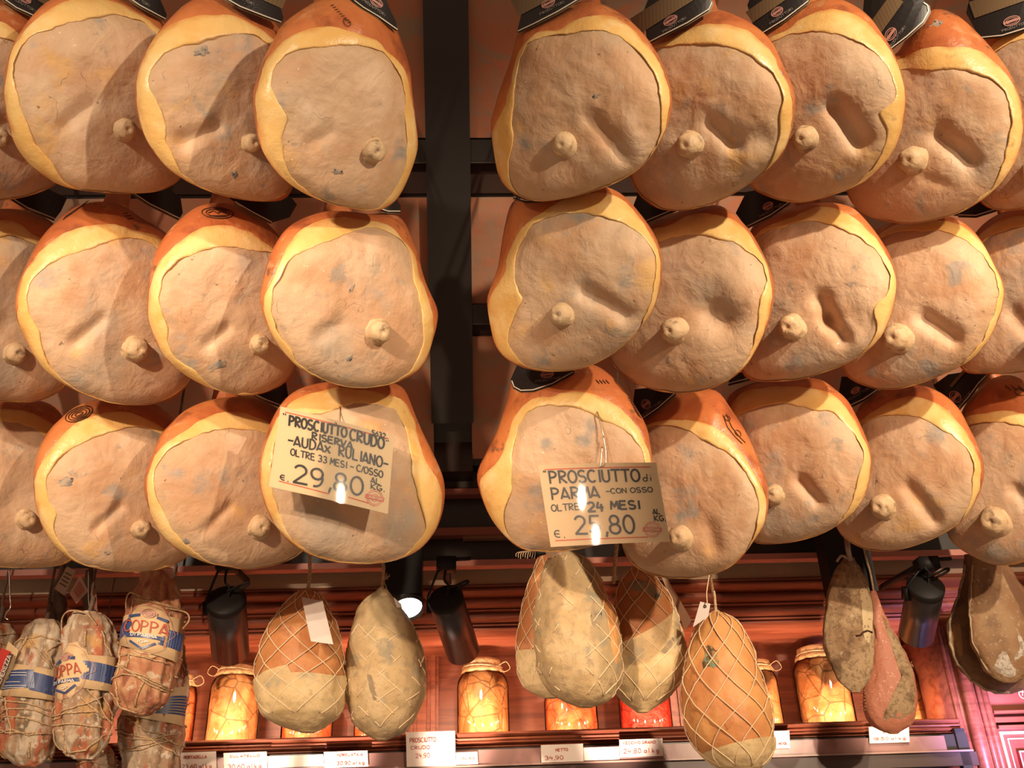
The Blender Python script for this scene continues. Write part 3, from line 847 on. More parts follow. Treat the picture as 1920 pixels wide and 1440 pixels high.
ham('F3', [(1362,750),(1400,722),(1450,713),(1500,709),(1537,711),(1563,728),(1588,750),(1605,781),(1622,821),(1632,854),(1632,882),(1625,919),(1608,953),(1577,981),(1537,1003),(1492,1016),(1450,1020),(1414,1017),(1385,985),(1372,900),(1362,820)],
    [(1368,768),(1390,735),(1436,727),(1492,726),(1537,730),(1566,742),(1590,770),(1613,809)],
    [(1375,790),(1395,772),(1422,764),(1478,759),(1526,771),(1563,773),(1588,800),(1611,828),(1619,860),(1607,897),(1594,947)], (1448,928,17),
    'cured ham in the bottom row with its knob half hidden by the lowest ham', grooves=[(1501,902,1532,937,13,.014)])
ham('F4', [(1605,776),(1613,759),(1647,733),(1700,722),(1737,725),(1768,739),(1796,764),(1816,801),(1833,837),(1844,877),(1840,913),(1824,950),(1799,981),(1760,1006),(1717,1023),(1675,1033),(1633,1033),(1599,1020),(1577,1003),(1564,975),(1566,920),(1580,840)],
    [(1610,790),(1642,770),(1675,750),(1717,744),(1754,755),(1789,784),(1818,826),(1836,863)],
    [(1612,797),(1647,782),(1684,779),(1731,787),(1765,807),(1796,824),(1819,849),(1827,882),(1820,911),(1824,933)], (1651,950,21),
    'cured ham second from the right edge in the bottom row', grooves=[(1705,915,1750,972,15,.014)], kh=1.5)
ham('F5', [(1802,775),(1828,736),(1858,711),(1895,703),(1930,722),(1965,765),(1995,850),(1992,950),(1960,1025),(1920,1054),(1886,1060),(1858,1058),(1824,1043),(1796,1026),(1776,1000),(1772,930),(1785,850)],
    [(1807,783),(1844,776),(1886,770),(1920,776),(1965,810)], [(1808,800),(1845,794),(1890,794),(1930,806),(1965,840)], (1861,978,24),
    'cured ham with bright orange skin cut off by the right edge, bottom row', grooves=[(1905,920,1935,950,14,.012)])
# ------------------------------------------------------------------ pen-stroke lettering
def arc(cx, cy, rx, ry, a0, a1, n=10):
    return [(cx + rx * math.cos(math.radians(a0 + (a1 - a0) * i / n)), cy + ry * math.sin(math.radians(a0 + (a1 - a0) * i / n))) for i in range(n + 1)]
G = {
 'A': [[(0, .03), (.45, 1), (.95, 0)], [(.1, .22), (.84, .2)]],
 'B': [[(.05, 0), (.05, 1)], [(.05, 1)] + arc(.3, .77, .45, .23, 90, -90) + [(.05, .54)], [(.05, .54)] + arc(.3, .27, .55, .27, 90, -90) + [(.05, 0)]],
 'C': [arc(.55, .5, .5, .5, 50, 310, 14)],
 'D': [[(.08, 0), (.08, 1)], [(.0, 1)] + arc(.3, .5, .6, .5, 90, -90, 12) + [(.0, 0)]],
 'E': [[(.85, 1), (.08, 1), (.08, 0), (.9, 0)], [(.08, .52), (.75, .52)]],
 'F': [[(.85, 1), (.08, 1), (.08, 0)], [(.08, .52), (.7, .52)]],
 'G': [arc(.52, .5, .48, .5, 50, 330, 14) + [(.95, .42), (.55, .42)]],
 'H': [[(.08, 0), (.08, 1)], [(.9, 0), (.9, 1)], [(.08, .5), (.9, .5)]],
 'I': [[(.3, 0), (.3, 1)]],
 'K': [[(.08, 0), (.08, 1)], [(.85, 1), (.1, .42), (.9, 0)]],
 'L': [[(.1, 1), (.1, 0), (.85, 0)]],
 'M': [[(0, 0), (.12, 1), (.5, .3), (.85, 1), (1, 0)]],
 'N': [[(.08, 0), (.08, 1), (.85, 0), (.85, 1)]],
 'O': [arc(.5, .5, .48, .5, 90, 450, 18)],
 'P': [[(.1, 0), (.1, 1)], [(.0, 1)] + arc(.35, .74, .5, .26, 90, -90) + [(.1, .48)]],
 'R': [[(.1, 0), (.1, 1)], [(.0, 1)] + arc(.35, .76, .5, .24, 90, -90) + [(.1, .5), (.9, 0)]],
 'S': [arc(.5, .75, .4, .25, 40, 270, 9) + arc(.5, .25, .42, .25, 90, -150, 9)],
 'T': [[(0, 1), (1, 1)], [(.5, 1), (.5, 0)]],
 'U': [[(.08, 1), (.08, .35)] + arc(.47, .32, .39, .32, 180, 360, 8) + [(.86, 1)]],
 'V': [[(0, 1), (.45, 0), (.9, 1)]],
 'X': [[(0, .7), (.8, 0)], [(0, 0), (.8, .7)]],
 'Z': [[(.05, 1), (.9, 1), (.05, 0), (.95, 0)]],
 '0': [arc(.5, .5, .42, .5, 90, 450, 18)],
 '1': [[(.2, .8), (.5, 1), (.5, 0)]],
 '2': [arc(.45, .72, .4, .28, 160, -30, 8) + [(.02, 0), (.95, 0)]],
 '3': [arc(.4, .75, .38, .25, 140, -90, 8), arc(.4, .26, .44, .26, 90, -140, 9)],
 '4': [[(.3, 1), (.08, .4), (.9, .4)], [(.68, .75), (.68, 0)]],
 '5': [[(.85, 1), (.18, 1), (.12, .58)] + arc(.42, .31, .42, .31, 110, -150, 9)],
 '6': [[(.75, 1)] + arc(.45, .3, .42, .3, 160, 520, 14)],
 '8': [arc(.5, .75, .34, .25, 90, 450, 14), arc(.5, .25, .42, .27, 90, 450, 14)],
 '9': [arc(.45, .7, .4, .3, 0, 360, 14) + arc(.35, .45, .5, .45, 20, -100, 8)],
 '-': [[(.1, .45), (.8, .45)]],
 '.': [[(.2, .0), (.3, .06)]],
 ',': [[(.3, .08), (.2, -.18)]],
 '/': [[(0, 0), (.5, 1)]],
 '"': [[(.12, 1), (.15, .72)], [(.45, 1), (.48, .72)]],
 'd': [arc(.4, .25, .35, .27, 20, 340, 10), [(.78, 1), (.74, 0)]],
 'i': [[(.25, .5), (.25, 0)], [(.25, .75), (.25, .8)]],
 'e': [arc(.5, .5, .48, .5, 60, 300, 12), [(.0, .5), (.7, .5)]],
 'l': [[(.25, 1), (.25, 0)]], 'g': [arc(.4, .3, .35, .27, 0, 360, 10), [(.76, .5), (.72, -.3), (.1, -.3)]], 'k': [[(.1, 1), (.1, 0)], [(.65, .55), (.12, .25), (.7, 0)]], 'a': [arc(.4, .27, .35, .27, 0, 360, 10), [(.78, .5), (.78, 0)]],
}
ADV = {'I': .55, 'i': .5, '.': .45, ',': .45, '"': .75, '-': .95, '/': .6, ' ': .55, 'l': .5, '1': .75}
def lettering(mb, text, x0, y0, x1, y1, h, w, M, step=0.0, up=None):
    """text along (x0,y0)->(x1,y1) base line (image-like y down), letter height h, stroke width w"""
    adv = sum(ADV.get(c, 1.14) for c in text)
    L = math.hypot(x1 - x0, y1 - y0)
    ux, uy = (x1 - x0) / L, (y1 - y0) / L
    vx, vy = up if up else (uy, -ux)
    sx = L / adv
    pos = 0
    for c in text:
        for st in G.get(c, []):
            pts = [(x0 + ux * (pos + p[0]) * sx + vx * p[1] * h, y0 + uy * (pos + p[0]) * sx + vy * p[1] * h) for p in st]
            mb.ribbon(subdiv(pts, step) if step else pts, w, M)
        pos += ADV.get(c, 1.14)

# ------------------------------------------------------------------ brand marks on the ham skins
def brand(h, strokes, w=2.0):
    mb = MB()
    for st in strokes:
        mb.ribbon(subdiv(st, 2.0), w, lambda x, y: h.surf(x, y, 0.0022))
    mb.build('brand_mark', INK, h.root)
def el(cx, cy, rx, ry, rot=0, a0=0, a1=360, n=26):
    r = math.radians(rot)
    return [(cx + p * math.cos(r) - q * math.sin(r), cy + p * math.sin(r) + q * math.cos(r)) for p, q in arc(0, 0, rx, ry, a0, a1, n)]
brand(H['E1'], [el(148, 776, 27, 12, -22), el(148, 776, 21, 9, -22), el(148, 776, 15, 6, -22), el(148, 776, 8, 3, -22)], 1.8)
brand(H['C2'], [el(408, 399, 30, 10, 4), el(408, 399, 22, 7, 4), [(390, 399), (400, 395), (408, 400), (416, 395), (426, 400)], [(392, 404), (424, 404)]], 1.4)
random.seed(3)
brand(H['C1'], [[(118 + i * 3, 412 - i * 2.2), (124 + i * 3, 404 - i * 2.0)] for i in range(15)] + [[(232, 400), (240, 399)], [(234, 405), (246, 404)], [(238, 410), (250, 409)]], 1.3)
brand(H['F2'], [[(1356, 778), (1364, 800), (1378, 818), (1392, 832)], [(1362, 776), (1372, 800), (1386, 818), (1398, 830)], el(1364, 784, 6, 4, 40), el(1384, 812, 7, 4, 45)], 1.1)
brand(H['F5'], [[(1885 + i * 4, 722 + (i % 3) * 3), (1888 + i * 4, 727 + (i % 3) * 3)] for i in range(9)] + [el(1912, 735, 10, 6, 20)], 1.2)
brand(H['F1'], [[(1178 + i * 2.4, 745 + i * 4.5), (1186 + i * 2.4, 752 + i * 4.5)] for i in range(8)] + [[(1118 + i * 3, 712 + (i % 2) * 3), (1121 + i * 3, 716 + (i % 2) * 3)] for i in range(8)], 1.2)
brand(H['A3'], [[(620 + i * 4, 10 + i * 4), (626 + i * 4, 9 + i * 4)] for i in range(9)] + [el(651, 42, 8, 5, 45)], 1.2)

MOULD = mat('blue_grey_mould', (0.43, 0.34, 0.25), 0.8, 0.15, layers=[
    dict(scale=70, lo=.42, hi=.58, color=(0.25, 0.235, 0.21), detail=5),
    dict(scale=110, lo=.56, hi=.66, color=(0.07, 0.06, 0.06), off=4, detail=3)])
def mould_spot(hk, cx, cy, rx, ry, rot=0, seed=1):
    h = H[hk]; n, K = 7, 30
    r_ = math.radians(rot)
    V = []
    for j in range(1, n + 1):
        f = j / n
        for k_ in range(K):
            a = 2 * math.pi * k_ / K
            w = f * (1 + .55 * noise.fractal(Vector((math.cos(a) * 1.6, math.sin(a) * 1.6, seed * 3.1)), .8, 2.0, 4))
            p, q = rx * w * math.cos(a), ry * w * math.sin(a)
            x, y = cx + p * math.cos(r_) - q * math.sin(r_), cy + p * math.sin(r_) + q * math.cos(r_)
            V.append(h.surf(x, y, 0.0009 * (1 - f ** 3) - 0.0004 * f ** 6, True))
    V.append(h.surf(cx, cy, .0009, True))
    Fc = [(K * n, k_, (k_ + 1) % K) for k_ in range(K)]
    for j in range(n - 1):
        for k_ in range(K):
            k2 = (k_ + 1) % K
            Fc.append((j * K + k_, (j + 1) * K + k_, (j + 1) * K + k2, j * K + k2))
    mesh_obj('mould_spot', V, Fc, MOULD, h.root)
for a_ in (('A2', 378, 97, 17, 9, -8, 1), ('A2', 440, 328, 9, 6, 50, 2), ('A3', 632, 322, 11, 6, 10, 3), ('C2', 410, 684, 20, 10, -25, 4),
           ('C3', 660, 541, 10, 4, -60, 5), ('C3', 655, 672, 9, 4, -40, 6), ('E1', 122, 904, 18, 8, -10, 7), ('E2', 345, 1016, 9, 5, 10, 8),
           ('B1', 1118, 180, 9, 5, -30, 9), ('E1', 201, 1035, 8, 5, 20, 10), ('B4', 1755, 48, 10, 14, 30, 11)):
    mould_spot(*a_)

# ------------------------------------------------------------------ black paper labels on the shanks
def plabel(hk, poly, edge, desc, seal=None, gold=False, off=0.035, text=True):
    h = H[hk]
    ylow = max(p[1] for p in poly)
    xs = [p[0] for p in poly]; xc = (min(xs) + max(xs)) / 2; hw = (max(xs) - min(xs)) / 2
    def M(x, y, e=0.0):
        P0 = h.plane(x, y)
        v = (CAM - P0).normalized()
        back = off + 0.44 * max(0, ylow - y) * h.m + 0.02 * ((x - xc) / hw) ** 2
        dx, dy = x - h.c[0], -(y - h.c[1])
        th = math.atan2(dy, dx); q = math.hypot(dx, dy) / h.Roth(th)
        if q < 1.03:
            back = min(back, -h.h0(th, q) / h.n.dot(v) - 0.003)
        return P0 - v * (back - e)
    D = [tuple(p) for p in poly]
    bmq = bmesh.new()
    vs = [bmq.verts.new((p[0] * .01, p[1] * .01, 0)) for p in D]
    bmq.faces.new(vs)
    bmesh.ops.triangulate(bmq, faces=bmq.faces[:])
    bmesh.ops.subdivide_edges(bmq, edges=bmq.edges[:], cuts=5, use_grid_fill=True)
    for v_ in bmq.verts:
        v_.co = M(v_.co.x * 100, v_.co.y * 100)
    bmesh.ops.recalc_face_normals(bmq, faces=bmq.faces[:])
    bmq.verts.ensure_lookup_table()
    g = bmesh.ops.solidify(bmq, geom=bmq.faces[:] , thickness=0.0012)
    bmq.verts.index_update()
    V = [v.co.copy() for v in bmq.verts]; Fc = [tuple(v.index for v in f.verts) for f in bmq.faces]
    bmq.free()
    root = thing('paper_label', desc, 'label', M(*D[0]), 'black paper labels tied to the ham shanks')
    mesh_obj('card', V, Fc, BLACKP, root, smooth=False)
    e = 0.0035
    MM = lambda x, y: M(x, y, e)
    e0, e1 = edge[0], edge[-1]
    L = math.hypot(e1[0] - e0[0], e1[1] - e0[1])
    ux, uy = (e1[0] - e0[0]) / L, (e1[1] - e0[1]) / L
    nx, ny = uy, -ux
    ed = [(x + nx * 2.2, y + ny * 2.2) for x, y in edge]
    mb = MB(); mb.ribbon(subdiv(ed, 3), 2.0, MM); mb.build('silver_line', SILVER, root)
    ed = [(x - nx * 1.2, y - ny * 1.2) for x, y in edge]
    mb = MB(); mb.ribbon(subdiv(ed, 6), 3.0, lambda x, y: M(x, y, -0.002)); mb.build('backing_edge', GOLDP, root)
    if gold:
        g0, g1, gl, gh = gold
        q = [(e0[0] + ux * L * g0 + nx * gl, e0[1] + uy * L * g0 + ny * gl), (e0[0] + ux * L * g1 + nx * gl, e0[1] + uy * L * g1 + ny * gl),
             (e0[0] + ux * L * g1 + nx * gh, e0[1] + uy * L * g1 + ny * gh), (e0[0] + ux * L * g0 + nx * gh, e0[1] + uy * L * g0 + ny * gh)]
        mb = MB()
        mb.ribbon(subdiv([((q[0][0] + q[3][0]) / 2, (q[0][1] + q[3][1]) / 2), ((q[1][0] + q[2][0]) / 2, (q[1][1] + q[2][1]) / 2)], 8), gh - gl, MM)
        mb.build('bronze_panel', GOLDP, root)
    if seal:
        sx, sy, a, b = seal
        rot = math.degrees(math.atan2(uy, ux))
        M2 = lambda x, y: M(x, y, e + .0008)
        mb = MB()
        mb.ribbon(el(sx, sy, a, b, rot), 1.6, M2); mb.ribbon(el(sx, sy, a * .72, b * .66, rot), 1.0, M2)
        c_, s_ = ux, uy
        mb.ribbon([(sx - a * c_, sy - a * s_), (sx + a * c_, sy + a * s_)], b * .55, M2)
        mb.build('pink_seal', PINKP, root)
        if text:
            mb = MB()
            ox, oy = sx - nx * (b + 6), sy - ny * (b + 6)
            lettering(mb, 'PRODUTTORI', ox - ux * 24, oy - uy * 24, ox + ux * 28, oy + uy * 28, 4.0, 0.9, M2)
            mb.build('small_lettering', GREYP, root)
    return root

plabel('A0', [(-22,-30),(2,-3),(30,16),(63,31),(78,14),(100,-8),(95,-45),(0,-60)], [(-10,-12),(30,16),(63,31)], 'black paper label at the top left corner of the picture', (47,-2,12,6), (0.3,1.2,30,60), -0.005)
plabel('A1', [(222,-22),(262,12),(309,37),(312,28),(300,0),(284,-40),(220,-60)], [(228,-12),(262,12),(309,37)], 'black paper label between the second and third hams of the top row', (262,-12,11,6), False, 0.0)
plabel('A2', [(415,-8),(440,10),(496,32),(526,43),(531,35),(522,4),(505,-50),(415,-60)], [(420,-3),(450,14),(496,32),(526,43)], 'black paper label left of the ham nearest the post, top row', (455,-12,12,6), (0.5,.9,26,46), -0.03)
plabel('A3', [(648,-14),(662,3),(707,31),(744,57),(741,40),(729,15),(708,-45),(640,-55)], [(655,-4),(680,15),(707,31),(744,57)], 'black paper label with pink seal next to the dark post, left top row', (706,4,13,7), False, -0.01)
plabel('B1', [(970,61),(1002,46),(1045,24),(1095,-6),(1112,-50),(1000,-60),(985,0)], [(972,60),(1002,46),(1045,24),(1094,-5)], 'black paper label right of the dark post at the top edge', (1028,6,13,7), (0.15,0.9,26,60), -0.01)
plabel('B2', [(1214,82),(1240,69),(1290,44),(1330,19),(1337,6),(1330,-5),(1322,-50),(1235,-50),(1208,20)], [(1217,81),(1240,69),(1290,44),(1330,19),(1336,6)], 'black paper label above the second ham of the right top row', (1257,38,14,7), (0.0,0.85,24,58), -0.03)
plabel('B3', [(1430,64),(1470,40),(1517,4),(1532,-40),(1425,-50),(1402,10),(1412,46)], [(1431,63),(1470,39),(1517,3)], 'black paper label above the third ham of the right top row', (1457,22,12,7), (0.0,0.9,28,52), 0.0)
plabel('B4', [(1672,92),(1702,70),(1732,43),(1743,22),(1742,11),(1733,4),(1715,-45),(1625,-50),(1618,30),(1650,80)], [(1673,91),(1702,69),(1732,42),(1743,22),(1741,11),(1734,6)], 'black paper label with bronze panel near the top right corner, first of two', (1670,64,13,9), (0.0,0.75,34,62), -0.03)
plabel('B5', [(1838,73),(1880,70),(1925,55),(1965,30),(1955,-45),(1828,-45),(1812,25)], [(1840,72),(1880,68),(1922,55),(1960,30)], 'black paper label cut off by the top right corner', (1897,39,16,8), (0.05,0.9,40,72), -0.03)
plabel('C0', [(-10,352),(40,386),(102,412),(114,396),(125,372),(60,340),(0,330)], [(10,366),(50,391),(102,412)], 'black paper label in shadow at the left edge, above the middle row', None, False, 0.01)
plabel('C1', [(232,352),(280,384),(335,411),(342,400),(338,372),(300,340),(250,335)], [(240,358),(280,384),(335,411)], 'black paper label in shadow between second and third hams, middle row', None, False, -0.01)
plabel('C2', [(430,372),(470,398),(508,418),(542,408),(556,384),(545,370),(500,355)], [(440,380),(470,398),(508,418)], 'black paper label in shadow beneath the top row ham nearest the post', None, False, 0.0)
plabel('C3', [(690,385),(725,398),(751,399),(750,386),(738,366),(700,360)], [(705,391),(728,398),(750,398)], 'black paper label tip between top and middle rows beside the post', None, False, 0.03)
plabel('D1', [(962,372),(985,379),(1020,377),(1020,350),(970,350)], [(963,371),(985,378),(1015,377)], 'black paper label tip right of the post, above the right middle row', None, False, 0.03)
plabel('D2', [(1207,419),(1250,401),(1285,389),(1275,355),(1200,355),(1185,395)], [(1208,418),(1250,400),(1283,389)], 'black paper label in shadow above the second ham, right middle row', None, False, 0.0)
plabel('D3', [(1400,427),(1445,406),(1482,381),(1475,348),(1400,360),(1380,400)], [(1402,426),(1445,405),(1480,381)], 'black paper label in shadow above the third ham, right middle row', (1440,386,10,6), False, 0.0)
plabel('D5', [(1785,404),(1830,407),(1870,394),(1868,368),(1800,365),(1775,390)], [(1797,405),(1830,406),(1868,394)], 'black paper label in shadow at the right edge, above the middle row', None, False, 0.0)
plabel('E2', [(470,735),(500,752),(526,762),(540,745),(535,715),(480,710)], [(478,742),(500,752),(526,762)], 'black paper label in shadow above the left price sign', None, False, -0.01)
plabel('F1', [(958,712),(963,728),(977,735),(1000,734),(1036,722),(1076,701),(1078,676),(970,685)], [(960,716),(964,727),(977,734),(1000,733),(1036,721),(1074,700)], 'black paper label with silver rim above the ham with sign 25,80', (1026,702,12,6), False, -0.005)
plabel('F2', [(1202,789),(1235,767),(1268,738),(1258,722),(1190,730),(1186,765)], [(1203,788),(1235,766),(1266,739)], 'black paper label above the lowest hanging ham', (1211,758,8,9), False, -0.02)
plabel('F3', [(1365,722),(1407,712),(1402,698),(1370,700)], [(1366,721),(1406,711)], 'sliver of black paper label above the ham with half hidden knob', None, False, 0.0)
plabel('F4', [(1592,764),(1620,751),(1647,733),(1630,708),(1578,706),(1572,740)], [(1595,762),(1620,750),(1645,733)], 'black paper label above the second ham from the right edge, bottom row', (1604,732,9,5), False, 0.0)
plabel('F5', [(1794,769),(1818,746),(1836,721),(1851,706),(1842,692),(1778,702),(1750,722),(1768,750)], [(1797,768),(1818,745),(1836,720),(1850,706)], 'black paper label with pink seal at the right edge, above the bottom row', (1791,744,9,12), (0.3,1.0,36,42), 0.0)

# ------------------------------------------------------------------ price signs
CARDM = mat('cream_card', (0.80, 0.63, 0.40), 0.5, 0.3)
MARKER = mat('black_marker', (0.012, 0.010, 0.010), 0.4, 0.4)
REDL = mat('red_line', (0.72, 0.13, 0.08), 0.5, 0.3)
STAMP = mat('red_stamp', (0.72, 0.22, 0.19), 0.5, 0.3)
SLEEVE = clear_mat('clear_plastic_sleeve', rough=0.035)
STEEL = mat('steel_wire', (0.62, 0.58, 0.52), 0.25, 0.5, metal=1.0)
def price_sign(h, q, label, gap, hot, lamp):
    """q: card corners tl, tr, br, bl in picture coordinates, hung gap in front of the ham"""
    cx, cy = sum(p[0] for p in q) / 4, sum(p[1] for p in q) / 4
    zc = h.z - 0.046 - gap
    C0 = PX(cx, cy, zc)
    Ph = PX(hot[0], hot[1], zc)
    n = ((Vector(lamp) - Ph).normalized() + (CAM - Ph).normalized()).normalized()
    def M(x, y, e=0.0):
        r = ray(x, y)
        P0 = CAM + r * ((C0 - CAM).dot(n) / r.dot(n))
        u = (y - q[0][1]) / (q[3][1] - q[0][1])
        bow = 0.004 * math.sin((x - q[0][0]) / (q[1][0] - q[0][0]) * math.pi)
        return P0 + n * (bow + e)
    def bl(u, v):
        return tuple((q[0][k] * (1 - u) + q[1][k] * u) * (1 - v) + (q[3][k] * (1 - u) + q[2][k] * u) * v for k in (0, 1))
    root = thing('price_sign', label, 'price sign', C0, 'price signs hung on the hams')
    def sheet(mb, grow, e0, e1, nx=14, ny=10):
        V = []
        for e in (e0, e1):
            for j in range(ny + 1):
                for i in range(nx + 1):
                    V.append(M(*bl(-grow + (1 + 2 * grow) * i / nx, -grow + (1 + 2 * grow) * j / ny), e))
        W = nx + 1; T = W * (ny + 1); Fc = []
        for j in range(ny):
            for i in range(nx):
                a = j * W + i
                Fc.append((a, a + W, a + W + 1, a + 1)); Fc.append((T + a, T + a + 1, T + a + W + 1, T + a + W))
        rim = [i for i in range(nx)] + [j * W + nx for j in range(ny)] + [ny * W + i for i in range(nx, 0, -1)] + [j * W for j in range(ny, 0, -1)]
        for a, b in zip(rim, rim[1:] + rim[:1]):
            Fc.append((a, b, T + b, T + a))
        mb.add(V, Fc)
    mb = MB(); sheet(mb, 0.0, -0.0006, 0.0); mb.build('card', CARDM, root, False)
    V = [M(*bl(-.012 + 1.024 * i / 20, -.012 + 1.024 * j / 14), 0.0014) for j in range(15) for i in range(21)]
    mesh_obj('plastic_sleeve', V, [(j * 21 + i, (j + 1) * 21 + i, (j + 1) * 21 + i + 1, j * 21 + i + 1) for j in range(14) for i in range(20)], SLEEVE, root)
    ink = lambda x, y: M(x, y, 0.0007)
    return root, M, bl, ink
SIGN_TILT = 0.0
# left sign
q1 = [(526, 762), (739, 818), (727, 964), (504, 912)]
h = H['E3']
root, M, bl, ink = price_sign(h, q1, 'handwritten price sign 29,80 hanging on the ham left of the post', 0.06, (645, 932), (1.35, -0.55, 2.50))
mb = MB()
for a, b in (((535, 773), (728, 823)), ((523, 902), (616, 927)), ((652, 933), (690, 944))):
    mb.ribbon(subdiv([a, b], 20), 1.6, ink)
mb.build('red_line', REDL, root)
U1 = (0.07, -1.0)
def wr(mb, t, a, b, hgt, w, up=U1):
    lettering(mb, t, a[0], a[1], b[0], b[1], hgt, w, ink, 6, up)
Z = lambda x, y: (490 + x / 6.0, 740 + y / 6.0)
mb = MB(); wr(mb, '"', Z(236, 268), Z(285, 280), 10, 2.0)
wr(mb, 'PROSCIUTTO', Z(305, 348), Z(960, 492), 18, 3.9); wr(mb, 'CRUDO', Z(985, 510), Z(1385, 618), 20, 3.9)
wr(mb, '"', Z(1395, 560), Z(1440, 565), 8, 2.0)
wr(mb, 'RISERVA', Z(560, 500), Z(1030, 618), 12, 3.0)
wr(mb, '-AUDAX', Z(290, 560), Z(790, 672), 18, 3.2); wr(mb, 'RULIANO-', Z(860, 690), Z(1430, 840), 19, 3.2)
wr(mb, 'OLTRE 33 MESI - C/OSSO', Z(325, 680), Z(1370, 940), 12, 2.2)
wr(mb, '5632', Z(1235, 455), Z(1400, 498), 9, 1.8)
wr(mb, 'AL', Z(1225, 990), Z(1340, 1018), 10, 2.0); wr(mb, 'KG.', Z(1225, 1060), Z(1390, 1098), 10, 2.0)
mb.build('lettering', MARKER, root)
mb = MB(); wr(mb, 'e.', Z(210, 950), Z(310, 985), 9, 2.0)
wr(mb, '29,80', Z(355, 985), Z(1165, 1152), 33, 4.2)
mb.build('price_figures', MARKER, root)
def stamp(cx, cy, r, rot, root, ink):
    mb = MB()
    for rr, w in ((r, 1.0), (r * .8, .8), (r * .45, .6)):
        mb.ribbon(el(cx, cy, rr, rr, rot), w, ink)
    a = math.radians(rot); ux, uy = math.cos(a), math.sin(a)
    mb.ribbon([(cx - ux * r * 1.12, cy - uy * r * 1.12), (cx + ux * r * 1.12, cy + uy * r * 1.12)], r * .55, ink)
    mb.build('red_stamp', STAMP, root)
    mb = MB()
    lettering(mb, 'SALUMI ROMANI', cx - ux * r * .95 - uy * -2.0, cy - uy * r * .95 + ux * 2.0, cx + ux * r * .98 + uy * -2.0 * -1, cy + uy * r * .98 + ux * 2.0, 4.4, 0.9, lambda x, y: ink(x, y) + (CAM - ink(x, y)).normalized() * .0003)
    mb.build('stamp_lettering', CARDM, root)
stamp(702, 934, 15, 12, root, ink)
mb = MB()
pin = M(*bl(.48, .03), 0.001)
hk_top = h.surf(637, 764, 0.002)
mb.tube(bez([M(*bl(.48, .04), -.004), pin, PX(636, 800, (pin - CAM).dot(FW) + .01), PX(638, 776, (hk_top - CAM).dot(FW) - .01), hk_top, h.surf(634, 757, -.004)], 5), 0.0009, 6)
mb.build('wire_hook', STEEL, root, True)
# right sign
q2 = [(1009, 872), (1230, 867), (1256, 1015), (1033, 1026)]
h = H['F1']
root, M, bl, ink = price_sign(h, q2, 'handwritten price sign 25,80 hanging on the ham right of the post', 0.075, (1120, 1008), (-0.95, -0.35, 2.45))
Z = lambda x, y: (1000 + x * 0.1944, 760 + y * 0.1944)
U1 = (-0.13, -1.0)
mb = MB()
for a, b in ((Z(110, 622), Z(1130, 596)), (Z(215, 1308), Z(1105, 1272))):
    mb.ribbon(subdiv([a, b], 20), 1.6, ink)
mb.build('red_line', REDL, root)
mb = MB()
wr(mb, '"', Z(100, 680), Z(135, 680), 9, 2.4, U1)
wr(mb, 'PROSCIUTTO', Z(160, 755), Z(1045, 735), 22, 3.8, U1); wr(mb, 'di', Z(1060, 735), Z(1150, 728), 13, 1.8, U1)
wr(mb, 'PARMA', Z(180, 912), Z(660, 895), 21, 3.6, U1); wr(mb, '-CON OSSO', Z(705, 858), Z(1160, 836), 9, 1.8, U1)
wr(mb, 'OLTRE', Z(180, 1025), Z(462, 1010), 12, 2.0, U1); wr(mb, '24', Z(535, 1030), Z(700, 1025), 17, 4.2, U1)
wr(mb, 'MESI', Z(755, 1008), Z(1045, 1000), 15, 3.6, U1)
wr(mb, 'AL', Z(1155, 1050), Z(1230, 1046), 9, 2.0, U1); wr(mb, 'KG.', Z(1168, 1115), Z(1285, 1115), 10, 2.0, U1)
wr(mb, 'e.', Z(210, 1275), Z(320, 1280), 13, 2.0, U1)
mb.build('lettering', MARKER, root)
mb = MB(); wr(mb, '25,80', Z(415, 1245), Z(1010, 1235), 33, 4.2, U1); mb.build('price_figures', MARKER, root)
stamp(1223, 993, 14.5, 1, root, ink)
mb = MB()
tp = h.surf(1118, 772, -.004); pk = M(*bl(.52, .05), .001)
dz = lambda P: (P - CAM).dot(FW)
mb.tube(bez([tp, PX(1121, 776, dz(h.surf(1121, 778)) - .004), PX(1131, 815, dz(h.surf(1131, 815)) - .012), PX(1132, 822, dz(pk) + .02), PX(1136, 850, dz(pk) + .008), PX(1134, 872, dz(pk)), pk, PX(1126, 872, dz(pk)), PX(1129, 838, dz(pk) + .012)], 6), 0.0011, 6)
mb.build('wire_hook', STEEL, root, True)

